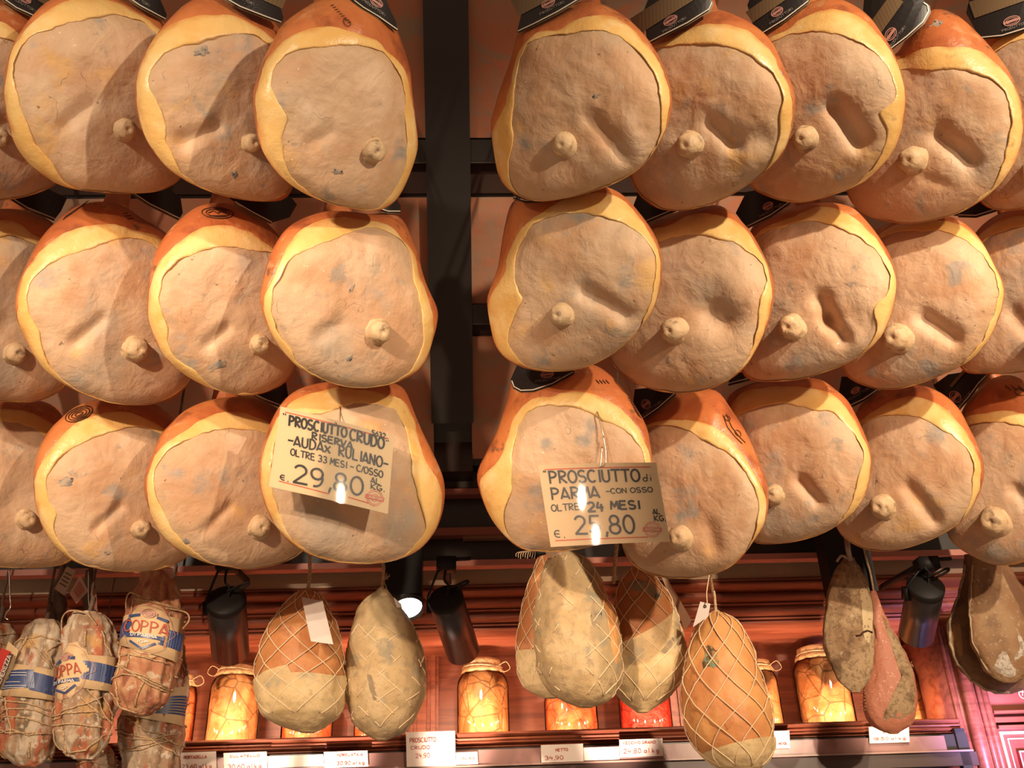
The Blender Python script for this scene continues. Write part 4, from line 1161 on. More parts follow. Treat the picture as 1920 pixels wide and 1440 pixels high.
# ------------------------------------------------------------------ hanging bodies (turned shapes following left/right outlines)
class Body:
    def __init__(s, rows, z, depth=0.85, seed=0, amp=0.0, freq=30, lobes=0, lobe_amp=0.0, lean=0.0, nu=64, nv=70):
        s.rows = np.array(rows, float); s.z = z; s.m = z / F; s.depth = depth; s.seed = seed
        s.amp = amp; s.freq = freq; s.lobes = lobes; s.lobe_amp = lobe_amp
        s.y0, s.y1 = s.rows[0, 0], s.rows[-1, 0]
        s.nu, s.nv = nu, nv
        # smooth the outline
        t = np.linspace(0, 1, 400); y = s.y0 + (s.y1 - s.y0) * t
        f = lambda k: np.interp(y, s.rows[:, 0], s.rows[:, k])
        g = np.exp(-0.5 * (np.arange(-14, 15) / 5.0) ** 2); g /= g.sum()
        pad = lambda a: np.convolve(np.r_[[a[0]] * 14, a, [a[-1]] * 14], g, 'valid')
        s.yt, s.xl, s.xr = y, pad(f(1)), pad(f(2))
        s.ctr = PX((s.xl.mean() + s.xr.mean()) / 2, (s.y0 + s.y1) / 2, z)
        s.UP = Vector((0, 0, 1))
        s.fw = Vector((FW.x, FW.y, 0)).normalized()
    def ax(s, y):
        xl, xr = np.interp(y, s.yt, s.xl), np.interp(y, s.yt, s.xr)
        return (xl + xr) / 2, (xr - xl) / 2
    def pt(s, y, phi, extra=0.0, taut=False):
        """phi = 0 faces the viewer, +90 is the right outline"""
        c, w = s.ax(y)
        # the axis hangs plumb: depth grows with height
        zz = s.z + (s.z / F) * ((s.y0 + s.y1) / 2 - y) * math.tan(TILT) * 0.8
        P = PX(c, y, zz)
        m = zz / F
        r = 1.0
        if s.lobes and not taut:
            r += s.lobe_amp * (abs(math.sin(s.lobes * phi / 2 + 1.3 * math.sin(y * .013 + s.seed))) - .6) * min(1, w / 25)
        d = 0.0
        if s.amp and not taut:
            q = Vector((math.sin(phi) * w * m * s.freq, math.cos(phi) * w * m * s.freq, y * m * s.freq * .7 + s.seed * 5))
            d = noise.fractal(q, 0.8, 2.0, 4) * s.amp * min(1, w / 20)
        rr = w * m * r + extra + d
        return P + CR * (math.sin(phi) * rr) - s.fw * (math.cos(phi) * rr * s.depth)
    def px(s, x, y, extra=0.0015, taut=False):
        c, w = s.ax(y)
        u = max(-.985, min(.985, (x - c) / max(w, 1)))
        return s.pt(y, math.asin(u), extra, taut)
    def ys(s):
        t = np.linspace(0, math.pi, s.nv)
        return (s.y0 + s.y1) / 2 - (s.y1 - s.y0) / 2 * np.cos(t)
    def mesh(s, name, m_, parent, extra=0.0, lo=None, hi=None):
        """lo/hi: functions phi -> y limits"""
        V = []; ys = np.linspace(0, 1, s.nv)
        ph = [2 * math.pi * k / s.nu for k in range(s.nu)]
        for t in ys:
            tt = 0.5 - 0.5 * math.cos(math.pi * t)
            for p in ph:
                a = lo(p) if lo else s.y0
                b = hi(p) if hi else s.y1
                V.append(s.pt(a + (b - a) * tt, p, extra))
        Fc = []
        for i in range(s.nv - 1):
            for k_ in range(s.nu):
                k2 = (k_ + 1) % s.nu
                Fc.append((i * s.nu + k_, i * s.nu + k2, (i + 1) * s.nu + k2, (i + 1) * s.nu + k_))
        if not lo: Fc.append(tuple(range(s.nu))[::-1])
        if not hi: Fc.append(tuple((s.nv - 1) * s.nu + k_ for k_ in range(s.nu)))
        return mesh_obj(name, V, Fc, m_, parent)

RAIL_D = D_F - 0.03
def cord_up(mb, P, r=0.003, px_top=None):
    """a cord from P straight up behind the bottom row to the rail under the fascia"""
    t = (S0 - P).dot(SN) / SN.z
    top = Vector((P.x, P.y, P.z + t - 0.01))
    mb.tube(bez([P, P + Vector((0.002, 0, .05)), P + Vector((-.001, 0, .12)), top], 4), r, 7)
    return top

LARD = mat('mouldy_lard_coat', (0.52, 0.375, 0.195), 0.75, 0.2, layers=[
    dict(scale=14, lo=.42, hi=.64, color=(0.60, 0.46, 0.265)),
    dict(scale=9, lo=.48, hi=.66, color=(0.40, 0.30, 0.16), off=3, amt=.9),
    dict(scale=70, lo=.52, hi=.66, color=(0.38, 0.29, 0.17), off=8, amt=.7, detail=3),
    dict(scale=16, lo=.57, hi=.70, color=(0.25, 0.245, 0.19), off=6, amt=.7)], bump=[(50, .25, .5), (230, .35, 0)])
LARD2 = mat('cream_lard', (0.74, 0.57, 0.31), 0.6, 0.25, layers=[
    dict(scale=12, lo=.42, hi=.64, color=(0.60, 0.44, 0.22)),
    dict(scale=80, lo=.54, hi=.68, color=(0.48, 0.37, 0.20), off=8, amt=.6, detail=3),
    dict(scale=15, lo=.56, hi=.70, color=(0.36, 0.335, 0.25), off=6, amt=.7)], bump=[(60, .2, .5), (260, .2, 0)])
CURED = mat('cured_orange_rind', (0.52, 0.21, 0.075), 0.5, 0.35, layers=[
    dict(scale=12, lo=.40, hi=.65, color=(0.58, 0.27, 0.10)),
    dict(scale=20, lo=.58, hi=.74, color=(0.32, 0.10, 0.04), off=3, amt=.8)], bump=[(60, .25, .4), (280, .2, 0)])
CURED2 = mat('pale_orange_rind', (0.66, 0.34, 0.12), 0.5, 0.35, layers=[
    dict(scale=10, lo=.42, hi=.64, color=(0.58, 0.25, 0.09)),
    dict(scale=22, lo=.62, hi=.74, color=(0.36, 0.14, 0.06), off=3, amt=.7)], bump=[(60, .2, .4), (280, .15, 0)])
DARKMOULD = mat('dark_patch', (0.30, 0.24, 0.155), 0.8, 0.1, layers=[dict(scale=60, lo=.4, hi=.65, color=(0.38, 0.29, 0.18)), dict(scale=40, lo=.55, hi=.65, color=(0.12, .10, .08), off=3)])
GREENMOULD = mat('green_mould', (0.20, 0.27, 0.17), 0.8, 0.1, layers=[dict(scale=60, lo=.44, hi=.54, color=(0.42, 0.23, 0.10)), dict(scale=45, lo=.56, hi=.62, color=(0.12, .08, .05), off=7), dict(scale=50, lo=.6, hi=.7, color=(0.30, 0.34, 0.22), off=3)])
WHITEC = mat('white_tag_card', (0.80, 0.74, 0.68), 0.5, 0.3)

def patch(body, name, poly, m_, parent, extra=0.0016, n=9, taut=False):
    c = (sum(p[0] for p in poly) / len(poly), sum(p[1] for p in poly) / len(poly))
    P = dense(poly, 6)
    V = []; K = len(P)
    for j in range(1, n + 1):
        f = j / n
        for p in P:
            e = extra * (1 - f ** 4) - 0.0006 * (f ** 8) * 3
            V.append(body.px(c[0] + (p[0] - c[0]) * f, c[1] + (p[1] - c[1]) * f, e, taut))
    V.append(body.px(c[0], c[1], extra, taut))
    Fc = [(K * n, k_, (k_ + 1) % K) for k_ in range(K)]
    for j in range(n - 1):
        for k_ in range(K):
            k2 = (k_ + 1) % K
            Fc.append((j * K + k_, (j + 1) * K + k_, (j + 1) * K + k2, j * K + k2))
    return mesh_obj(name, V, Fc, m_, parent)

def netting(body, parent, n=9, turns=1.15, r=0.0011, ya=None, yb=None, extra=0.002, seed=0, keep=None):
    mb = MB()
    ya = body.y0 + 2 if ya is None else ya
    yb = body.y1 - 4 if yb is None else yb
    for sgn in (1, -1):
        for k_ in range(n):
            pts = []; 
            for i in range(61):
                t = i / 60
                y = ya + (yb - ya) * t
                ph = 2 * math.pi * (k_ / n + sgn * turns * t / 2 * 1.0) + .05 * math.sin(9 * t + k_)
                if keep and not keep(y, ph):
                    if len(pts) > 2: mb.tube(pts, r, 5)
                    pts = []
                    continue
                pts.append(body.pt(y, ph, extra))
            if len(pts) > 2:
                mb.tube(pts, r, 5)
    return mb.build('netting', NETM, parent, True)

def plate(name, q, z, m_, parent=None, th=0.0008, hole=None, tilt=0.0):
    """thin card through four picture corners at depth z"""
    zs = z if isinstance(z, (list, tuple)) else [z] * 4
    P = [PX(x, y, zz) for (x, y), zz in zip(q, zs)]
    nrm = (P[1] - P[0]).cross(P[3] - P[0]).normalized()
    if nrm.dot(CAM - P[0]) < 0: nrm = -nrm
    V = P + [p - nrm * th for p in P]
    return mesh_obj(name, V, [(0, 1, 2, 3), (7, 6, 5, 4), (0, 4, 5, 1), (1, 5, 6, 2), (2, 6, 7, 3), (3, 7, 4, 0)], m_, parent, False)

def add_cord(body, parent, knot=True, dx=0, fray=False, r=0.0042):
    P = body.pt(body.y0 + 1, 0); c, w = body.ax(body.y0 + 1)
    zz = body.z + body.m * ((body.y0 + body.y1) / 2 - body.y0) * math.tan(TILT) * .8
    P = PX(c, body.y0 + 2, zz)
    mb = MB()
    cord_up(mb, P, r)
    if knot:
        mb.tube([P + Vector((math.cos(a) * .007, math.sin(a) * .007, .004 + .002 * math.sin(3 * a))) for a in np.linspace(0, 2 * math.pi * 2, 26)], .0032, 6)
    if fray:
        for i in range(7):
            a = i * 1.7
            mb.tube(bez([P + Vector((0, 0, .02)), P + Vector((.008, -.004, .026)), P + Vector((.012 + .006 * math.cos(a), -.006, .032 + .008 * math.sin(a)))], 3), .0007, 4)
        mb.tube(bez([P + Vector((.004, -.003, .02)), P + Vector((.012, -.006, .0)), P + Vector((.016, -.01, -.03))], 5), .0012, 5)
    mb.build('hanging_cord', ROPE, parent, True)

def nets(name, rows, z, label, depth=.85, seed=0, amp=.004):
    z += 0.10
    b = Body(rows, z, depth, seed, amp, 28)
    root = thing(name, label, 'cured meat', b.ctr, 'netted hams hung under the bottom row')
    return b, root
# N1
b, root = nets('netted_ham', [(1110,562,592),(1122,547,606),(1140,529,614),(1160,514,625),(1184,501,634),(1234,485,643),(1276,480,644),(1318,482,643),(1343,493,632),(1359,520,610),(1368,546,600),(1373,568,586)], 1.95,
               'netted ham with orange top, pale lard base and blank white tag', seed=1)
bound = lambda p: 1274 + 8 * math.sin(p * 1.4 + 2.2) - 4 * math.cos(p * 3)
b.mesh('orange_rind', CURED, root, 0.0, hi=lambda p: bound(p) + 8)
b.mesh('lard_coat', LARD2, root, 0.0026, lo=bound)
netting(b, root, 9, 1.1, 0.0012, yb=1345, extra=.0028)
add_cord(b, root)
zt_ = b.z - b.m * 75
t_ = plate('paper_tag', [(565, 1119), (605, 1127), (625, 1208), (583, 1202)], [b.z + .012, b.z + .012, b.z - .105, b.z - .105], WHITEC)
tag(t_, 'blank white tag hanging on the orange topped netted ham', 'tag', 'white paper tags')
# N2
b, root = nets('netted_ham', [(1106,708,726),(1114,696,733),(1124,684,742),(1137,673,751),(1173,660,778),(1212,651,793),(1257,647,800),(1304,647,797),(1354,660,776),(1373,678,757),(1383,694,738),(1388,708,722)], 2.0,
               'pale lard coated netted ham left of the lit lamp', seed=2)
b.mesh('lard_coat', LARD, root)
patch(b, 'grey_mould', [(696,1270),(704,1276),(712,1296),(716,1330),(710,1336),(704,1312),(697,1290)], DARKMOULD, root, .0004)
netting(b, root, 8, 1.0, 0.0011, ya=1180, yb=1370, extra=.0006, keep=lambda y, p: noise.noise(Vector((math.cos(p) * 2.2, math.sin(p) * 2.2, y * .02))) > -.05)
add_cord(b, root, fray=True)
t_ = plate('paper_tag', [(738, 1120), (752, 1132), (754, 1139), (744, 1139)], b.z + .02, WHITEC)
tag(t_, 'corner of a white tag behind the pale lard coated ham', 'tag', 'white paper tags')
# N3a behind, N3b in front
b, root = nets('netted_ham', [(1044,1012,1050),(1064,1003,1062),(1090,993,1066),(1150,977,1068),(1210,968,1068),(1260,972,1064),(1290,985,1056),(1303,1005,1050),(1309,1025,1040)], 2.02,
               'netted ham with reddish rind half hidden behind a grey lard ham', seed=3, depth=.7)
b.mesh('orange_rind', CURED, root, hi=lambda p: 1236)
b.mesh('lard_coat', LARD2, root, .0022, lo=lambda p: 1228 + 4 * math.sin(p * 2))
netting(b, root, 9, 1.1, 0.0011, yb=1290)
add_cord(b, root)
b, root = nets('netted_ham', [(1040,1040,1080),(1052,1024,1105),(1070,1018,1118),(1090,1012,1128),(1130,1003,1145),(1170,999,1157),(1210,1001,1166),(1250,1006,1168),(1280,1018,1164),(1305,1040,1150),(1319,1065,1132),(1326,1090,1108)], 1.89,
               'grey lard coated netted ham under the price sign 25,80', seed=4, amp=.005)
b.mesh('lard_coat', LARD, root)
patch(b, 'orange_rind', [(1118,1068),(1140,1120),(1156,1165),(1164,1215),(1158,1260),(1146,1255),(1140,1200),(1128,1150),(1118,1110)], CURED2, root, .001)
patch(b, 'grey_mould', [(1108,1140),(1122,1146),(1126,1175),(1118,1200),(1106,1190),(1102,1165)], DARKMOULD, root, .001)
netting(b, root, 9, 1.1, 0.0011, ya=1046, yb=1310, extra=.0012, keep=lambda y, p: math.sin(p) > .35 or noise.noise(Vector((math.cos(p) * 3, math.sin(p) * 3, y * .02))) > .15)
mb = MB()
for i in range(9):
    x = 968 + i * 4.2
    mb.tube(bez([PX(1000, 1032, b.z + .03), PX(x + 2, 1036, b.z + .0), PX(x, 1044 + (i % 3) * 2, b.z - .004)], 3), .0008, 4)
mb.build('frayed_ends', NETM, root, True)
add_cord(b, root)
t_ = plate('paper_tag', [(1012, 1022), (1058, 1020), (1048, 1057), (1034, 1052)], b.z + .04, mat('kraft_tag', (0.50, 0.36, 0.24), .6, .2))
tag(t_, 'brown paper tag tucked under the price sign 25,80', 'tag')
# N4
b, root = nets('netted_ham', [(1066,1182,1206),(1080,1168,1228),(1110,1156,1250),(1150,1148,1268),(1190,1146,1279),(1230,1146,1286),(1262,1147,1283),(1290,1152,1268),(1312,1166,1246),(1328,1184,1224),(1336,1198,1212)], 1.99,
               'netted ham with a dark patch on orange rind beside a brown paper tag', seed=5)
b4 = lambda p: 1172 - 38 * math.sin(p) + 22 * math.cos(p)
b.mesh('orange_rind', CURED, root, hi=lambda p: b4(p) + 8)
b.mesh('lard_coat', LARD2, root, .0024, lo=b4)
patch(b, 'dark_patch', [(1168,1100),(1190,1092),(1222,1104),(1240,1128),(1228,1140),(1205,1122),(1180,1120)], DARKMOULD, root, .001)  # darker speckled patch across the upper rind
patch(b, 'grey_mould', [(1226,1240),(1240,1222),(1258,1200),(1264,1206),(1252,1228),(1236,1246)], DARKMOULD, root, .0034)
netting(b, root, 9, 1.1, 0.0011, yb=1318, extra=.0028)
add_cord(b, root)
mb = MB(); mb.tube([PX(1150, 1095, 2.1), PX(1156, 1024, 2.1), PX(1157, 1000, 2.12)], .0045, 7); mb.build('side_cord', ROPE, root, True)
t_ = plate('paper_tag', [(1240, 1082), (1252, 1086), (1297, 1163), (1285, 1182)], 2.17, mat('brown_tag', (0.40, 0.25, 0.16), .6, .2))
tag(t_, 'long brown paper tag right of the dark patched netted ham', 'tag')
# N5
b, root = nets('netted_ham', [(1150,1330,1354),(1158,1318,1370),(1168,1309,1382),(1190,1298,1396),(1230,1288,1412),(1280,1281,1430),(1330,1281,1445),(1370,1288,1449),(1400,1302,1449),(1424,1322,1442),(1442,1350,1426),(1450,1372,1404)], 1.86,
               'large netted ham hanging lowest, with a green mould spot', seed=6)
b5 = lambda p: 1400 + 16 * math.sin(p)
b.mesh('orange_rind', CURED2, root, hi=lambda p: b5(-p) + 7)
b.mesh('lard_coat', LARD2, root, .0024, lo=lambda p: b5(-p))
patch(b, 'green_mould', [(1312,1222),(1322,1214),(1332,1226),(1340,1232),(1336,1246),(1342,1256),(1332,1270),(1318,1264),(1310,1268),(1306,1252),(1312,1240)], GREENMOULD, root, .001)
patch(b, 'red_mark', [(1345,1368),(1358,1352),(1366,1362),(1352,1382)], CURED, root, .001)
netting(b, root, 9, 1.0, 0.0012, yb=1440, extra=.003)
add_cord(b, root, r=.0032)
mb = MB(); mb.tube(bez([PX(1326, 1132, b.z + .02), PX(1325, 1110, b.z + .04), PX(1330, 1078, b.z + .06)], 4), .0012, 5); mb.build('tag_string', NETM, root, True)
t_ = plate('paper_tag', [(1313, 1128), (1332, 1132), (1328, 1156), (1299, 1176)], b.z + .03, WHITEC)
mb = MB(); mb.ribbon(el(1322, 1137, 2.2, 2.2, n=10), 1.6, lambda x, y: PX(x, y, b.z + .0285)); mb.build('eyelet', INK, t_)
tag(t_, 'white tag with punched hole above the lowest netted ham', 'tag', 'white paper tags')
# ------------------------------------------------------------------ tied coppas at the left
CASING = mat('mouldy_casing', (0.36, 0.245, 0.155), 0.72, 0.25, layers=[
    dict(scale=20, lo=.44, hi=.56, color=(0.54, 0.45, 0.33), stretch=(1.2, 1.2, .3), dist=.6),
    dict(scale=16, lo=.52, hi=.60, color=(0.44, 0.13, 0.06), off=3, amt=.9, stretch=(1.3, 1.3, .4), dist=.4),
    dict(scale=20, lo=.55, hi=.64, color=(0.17, 0.115, 0.07), off=6, amt=.9, stretch=(1.2, 1.2, .4)),
    dict(scale=60, lo=.56, hi=.64, color=(0.62, 0.55, 0.44), off=9, amt=.8),
    dict(scale=18, lo=.60, hi=.68, color=(0.55, 0.33, 0.12), off=12, amt=.7)], bump=[(60, .4, .4), (250, .35, 0)])
CASING2 = mat('reddish_casing', (0.42, 0.18, 0.095), 0.65, 0.3, layers=[
    dict(scale=20, lo=.44, hi=.58, color=(0.52, 0.29, 0.155), dist=.5),
    dict(scale=18, lo=.54, hi=.63, color=(0.26, 0.085, 0.05), off=6, amt=.9, stretch=(1.2, 1.2, .5)),
    dict(scale=30, lo=.58, hi=.66, color=(0.60, 0.48, 0.34), off=9, amt=.85)], bump=[(60, .4, .4), (250, .35, 0)])
CASINGD = mat('dark_casing', (0.10, 0.065, 0.045), 0.6, 0.3, layers=[dict(scale=24, lo=.45, hi=.65, color=(0.17, 0.11, 0.07))], bump=[(60, .35, .4)])  # dark copy of the casing: shade behind the coppas put into the colour
KRAFT = mat('kraft_paper_band', (0.70, 0.52, 0.30), 0.6, 0.25, layers=[dict(scale=40, lo=.4, hi=.65, color=(0.64, 0.46, 0.26))])
BLUEP = mat('blue_print', (0.045, 0.075, 0.20), 0.35, 0.45)
REDP = mat('brick_red_print', (0.46, 0.09, 0.05), 0.5, 0.3)
WHITEP = mat('white_print', (0.82, 0.76, 0.66), 0.5, 0.3)

def strip(body, name, pts_top, pts_bot, m_, parent, extra, th=0.0007, n=14):
    """paper band between two lines on the body"""
    V = []
    for e in (extra, extra + th):
        for t in np.linspace(0, 1, n + 1):
            for (A, B) in (pts_top, pts_bot):
                pass
        for t in np.linspace(0, 1, n + 1):
            for (A, B) in (pts_top, pts_bot):
                V.append(body.px(A[0] + (B[0] - A[0]) * t, A[1] + (B[1] - A[1]) * t + 5 * (4 * t * (1 - t) - 0) * 0.4, e, True))
    T = 2 * (n + 1)
    Fc = []
    for i in range(n):
        a = 2 * i
        Fc += [(a, a + 2, a + 3, a + 1), (T + a, T + a + 1, T + a + 3, T + a + 2), (a, T + a, T + a + 2, a + 2), (a + 1, a + 3, T + a + 3, T + a + 1)]
    Fc += [(0, 1, T + 1, T), (2 * n, T + 2 * n, T + 2 * n + 1, 2 * n + 1)]
    return mesh_obj(name, V, Fc, m_, parent)

def wrap_twine(body, lines, parent, r=0.0018, extra=.0028, loops=()):
    mb = MB()
    for ln in lines:
        pts = [body.px(x, y, extra + .0006 * math.sin(i * 2.1)) for i, (x, y) in enumerate(subdiv(ln, 5))]
        mb.tube(pts, r, 6)
    for lp in loops:
        mb.tube(bez([body.px(*p, extra=e) for p, e in lp], 5), r, 6)
    for i, y in enumerate(np.linspace(body.y0 + .25 * (body.y1 - body.y0), body.y1 - 12, 7)):
        pts = [body.pt(y + 5 * math.sin(p + i * 1.7), p, extra) for p in np.linspace(math.pi * .5, math.pi * 1.5, 16)]
        mb.tube(pts, r, 5)
    mb.build('twine', ROPE, parent, True)

def badge(body, c, pts, parent, seal_c, coppa, parma, igp, extra=.0042):
    """kraft badge with printed emblem"""
    patch(body, 'paper_badge', pts, KRAFT, parent, extra, 14, True)
    e = extra + .0013
    pr = lambda x, y: body.px(x, y, e, True)
    pr2 = lambda x, y: body.px(x, y, e + .0009, True)
    sx, sy, sr, rot = seal_c
    ca, sa = math.cos(math.radians(rot)), math.sin(math.radians(rot))
    loc = lambda u, v: (c[0] + u * ca - v * sa, c[1] + u * sa + v * ca)
    mb = MB()
    # blue field wedges and chevrons
    for u0, v0, u1, v1, w in coppa['blue']:
        mb = MB()
        mb.ribbon(subdiv([loc(u0, v0), loc(u1, v1)], 3), w, pr)
        mb.build('blue_print', BLUEP, parent)
    mb = MB()
    rr = np.array(dense(pts, 4)); cc = rr.mean(0)
    ln = [tuple(cc + (p - cc) * .87) for p in rr]; ln.append(ln[0])
    mb.ribbon(ln, .7, pr); 
    mb.ribbon(el(sx, sy, sr, sr * .8, rot), 1.3, pr2); mb.ribbon(el(sx, sy, sr * .6, sr * .5, rot), .8, pr2)
    mb.ribbon([(sx - sr * ca * 1.25, sy - sr * sa * 1.25), (sx + sr * ca * 1.25, sy + sr * sa * 1.25)], sr * .5, pr2)
    mb.build('red_seal', PINKP, parent)
    mb = MB()
    a, b2 = loc(*coppa['a']), loc(*coppa['b'])
    lettering(mb, 'COPPA', a[0], a[1], b2[0], b2[1], coppa['h'], 2.3, pr2, 2)
    mb.build('red_lettering', REDP, parent)
    mb = MB()
    a, b2 = loc(*parma[0]), loc(*parma[1])
    lettering(mb, 'DI PARMA', a[0], a[1], b2[0], b2[1], 5.2, 1.2, pr2, 2)
    a, b2 = loc(*igp[0]), loc(*igp[1])
    lettering(mb, 'IGP', a[0], a[1], b2[0], b2[1], 5.0, 1.2, pr2, 2)
    mb.build('white_lettering', WHITEP, parent)

def coppa_thing(rows, z, label, m_, seed, lobes=11, amp=.008, lobe_amp=.13):
    z += 0.20
    b = Body(rows, z, .8, seed, amp, 34, lobes, lobe_amp)
    root = thing('tied_coppa', label, 'cured meat', b.ctr, 'coppas hanging at the left')
    b.mesh('casing', m_, root)
    return b, root
def neck(b, root, h=.14, r=.006):
    c, w = b.ax(b.y0 + 2)
    zz = b.z + b.m * ((b.y0 + b.y1) / 2 - b.y0) * math.tan(TILT) * .8
    P = PX(c, b.y0 + 4, zz)
    mb = MB()
    mb.tube(bez([P, P + Vector((.004, .0, .04)), P + Vector((-.003, 0, .09)), P + Vector((0, 0, (S0 - P).dot(SN) / SN.z - .01))], 4), [r * (1 if i < 6 else .5) for i in range(13)], 7)
    mb.build('hanging_cord', CASINGD, root, True)

# far left, mostly outside the picture
b, root = coppa_thing([(1172,-30,20),(1190,-42,34),(1230,-46,36),(1290,-50,26),(1350,-50,8),(1400,-45,2),(1430,-30,-8)], 1.98, 'tied coppa cut off by the left edge behind a red tag', CASING, 21)
wrap_twine(b, [[(-20,1200),(10,1210),(32,1216)],[(-20,1196),(5,1200),(30,1192)],[(0,1180),(14,1215),(10,1240)]], root)
neck(b, root)
mb = MB(); mb.tube(bez([PX(17, 1066, 2.220), PX(19, 1120, 2.200), PX(20, 1138, 2.190), PX(12, 1150, 2.185), PX(10, 1158, 2.185), PX(16, 1162, 2.185)], 6), .0016, 6)
wh = mb.build('wire_hook', STEEL, None, True); tag(wh, 'bare steel hook hanging at the far left edge', 'hook')
t_ = plate('red_tag', [(16, 1203), (35, 1219), (5, 1309), (-22, 1300)], [2.08, 2.085, 2.065, 2.06], KRAFT)
tag(t_, 'cream tag with red block and white writing at the left edge', 'tag')
tm = lambda dz: (lambda x, y: PX(x, y, 2.062 - dz))
mb = MB(); mb.ribbon([(11, 1222), (-14, 1283)], 20, tm(.0)); mb.build('red_block', mat('red_ink', (0.55, .05, .04), .5, .3), t_)
mb = MB(); mb.ribbon([(21, 1227), (-3, 1290)], 9, tm(.001)); mb.build('dark_block', CASINGD, t_)
mb = MB(); lettering(mb, 'ACHEREZZA', -1, 1287, 21, 1229, 7, 1.3, tm(.002)); mb.build('lettering', WHITEP, t_)

# K6 under K3, K5 behind K4, then K2, K3, K4
b, root = coppa_thing([(1385,130,195),(1410,150,212),(1440,150,214),(1475,152,208),(1500,165,195)], 1.99, 'tied coppa showing only below the middle badge coppa', CASING, 26)
wrap_twine(b, [[(152,1418),(180,1424),(210,1416)],[(152,1436),(180,1430),(212,1440)]], root)
neck(b, root, .35, .003)
b, root = coppa_thing([(1180,300,330),(1210,285,344),(1250,268,350),(1300,256,350),(1350,228,344),(1400,230,340),(1440,236,332),(1475,250,318)], 1.99, 'tied coppa with ribbed blue band behind the reddish coppa', CASING, 25)
strip(b, 'paper_band', ((246, 1330), (349, 1289)), ((238, 1345), (345, 1364)), KRAFT, root, .006)
mb = MB()
for i in range(7):
    mb.ribbon(subdiv([(284, 1327 + i * 3.0), (347, 1309 + i * 5.6)], 4), 3.4, lambda x, y: b.px(x, y, .0075, True))
mb.build('blue_print', BLUEP, root)
wrap_twine(b, [[(228,1370),(260,1384),(300,1392),(340,1378)],[(226,1378),(262,1392),(310,1394)],[(224,1408),(262,1408),(300,1400),(318,1388),(335,1400)],[(228,1412),(280,1412),(330,1392)],[(252,1350),(290,1378),(325,1384)],[(334,1225),(330,1260),(332,1290)],[(338,1230),(350,1262),(346,1290)],[(300,1396),(330,1412),(336,1420)]], root)
neck(b, root, .2)
b, root = coppa_thing([(1164,66,104),(1172,56,114),(1186,46,121),(1216,32,124),(1250,20,118),(1300,8,113),(1340,4,109),(1380,3,101),(1410,8,96),(1428,22,82),(1438,42,66)], 1.90, 'tied coppa with blue band and no badge, left of the badged ones', CASING, 22)
strip(b, 'paper_band', ((19, 1246), (114, 1263)), ((7, 1309), (110, 1318)), KRAFT, root, .006)
mb = MB()
pr = lambda x, y: b.px(x, y, .0078, True)
mb.ribbon(subdiv([(12, 1284), (75, 1282)], 3), 34, pr)
mb.build('blue_print', BLUEP, root)
mb = MB(); mb.ribbon(subdiv([(83, 1287), (110, 1293)], 3), 34, pr); mb.build('blue_print', BLUEP, root)
mb = MB(); pr2 = lambda x, y: b.px(x, y, .0087, True)
mb.ribbon(el(33, 1276, 5.5, 6.5), 2.2, pr2); mb.build('gold_seal', mat('gold_print', (.62, .42, .12), .5, .3), root)
mb = MB()
for i, (x0, x1) in enumerate(((43, 70), (43, 70), (30, 60), (22, 70), (22, 66))):
    y = (1270, 1275, 1287, 1294, 1298)[i]
    mb.ribbon(subdiv([(x0, y), (x1, y + 1)], 4), .9, pr2)
mb.build('white_lettering', WHITEP, root)
wrap_twine(b, [[(6,1330),(30,1322),(70,1326),(108,1338)],[(4,1345),(40,1336),(80,1338),(108,1350)],[(4,1358),(30,1350),(70,1354),(106,1366)],[(3,1380),(40,1374),(70,1384),(100,1378)],[(34,1316),(35,1350),(37,1384)],[(3,1368),(30,1380),(78,1380)],[(32,1222),(50,1204),(72,1206),(92,1236),(112,1262)],[(64,1206),(54,1225),(48,1246)],[(70,1204),(60,1220),(52,1240)],[(70,1206),(92,1200),(118,1206)],[(120,1210),(100,1230),(112,1256)],[(72,1396),(66,1424)],[(10,1400),(18,1424)]], root)
neck(b, root)
b, root = coppa_thing([(1150,142,190),(1158,134,200),(1170,129,207),(1190,124,215),(1230,118,220),(1280,113,218),(1320,108,213),(1360,106,208),(1390,109,199),(1412,122,186),(1424,138,172)], 1.86, 'tied coppa with coppa badge on its left side, middle one', CASING, 23)
strip(b, 'paper_band', ((165, 1236), (219, 1236)), ((165, 1298), (217, 1300)), KRAFT, root, .006)
mb = MB(); mb.ribbon(subdiv([(178, 1266), (218, 1271)], 4), 34, lambda x, y: b.px(x, y, .0078, True)); mb.build('blue_band', BLUEP, root)
badge(b, (145, 1268), [(141,1213),(158,1212),(174,1222),(184,1240),(196,1258),(196,1268),(182,1278),(176,1300),(160,1318),(136,1326),(118,1320),(113,1300),(116,1265),(124,1235)], root, (146, 1241, 9, -6),
      dict(blue=[(-20, -17, -8, -21, 6), (8, -24, 18, -22, 6), (-30, 18, 20, 18, 7), (-24, 30, -6, 40, 4), (14, 28, -4, 40, 4)], a=(-30, 10), b=(27, 7), h=20), ((-26, 20), (14, 22)), ((-14, 33), (4, 32)), .009)
wrap_twine(b, [[(110,1350),(140,1340),(180,1326),(206,1310)],[(106,1358),(140,1346),(190,1340),(208,1352)],[(106,1366),(150,1364),(200,1368)],[(180,1300),(200,1330),(208,1362)],[(170,1316),(204,1352)],[(176,1192),(176,1222)],[(200,1190),(212,1222),(214,1236)],[(120,1330),(104,1360),(112,1400),(140,1420)],[(130,1368),(131,1400),(136,1416)],[(140,1415),(170,1410),(200,1380)],[(206,1310),(210,1350),(206,1380)]], root,
           loops=[[((127, 1190), .003), ((132, 1162), .012), ((150, 1153), .02), ((172, 1158), .014), ((192, 1180), .003)]])
neck(b, root)
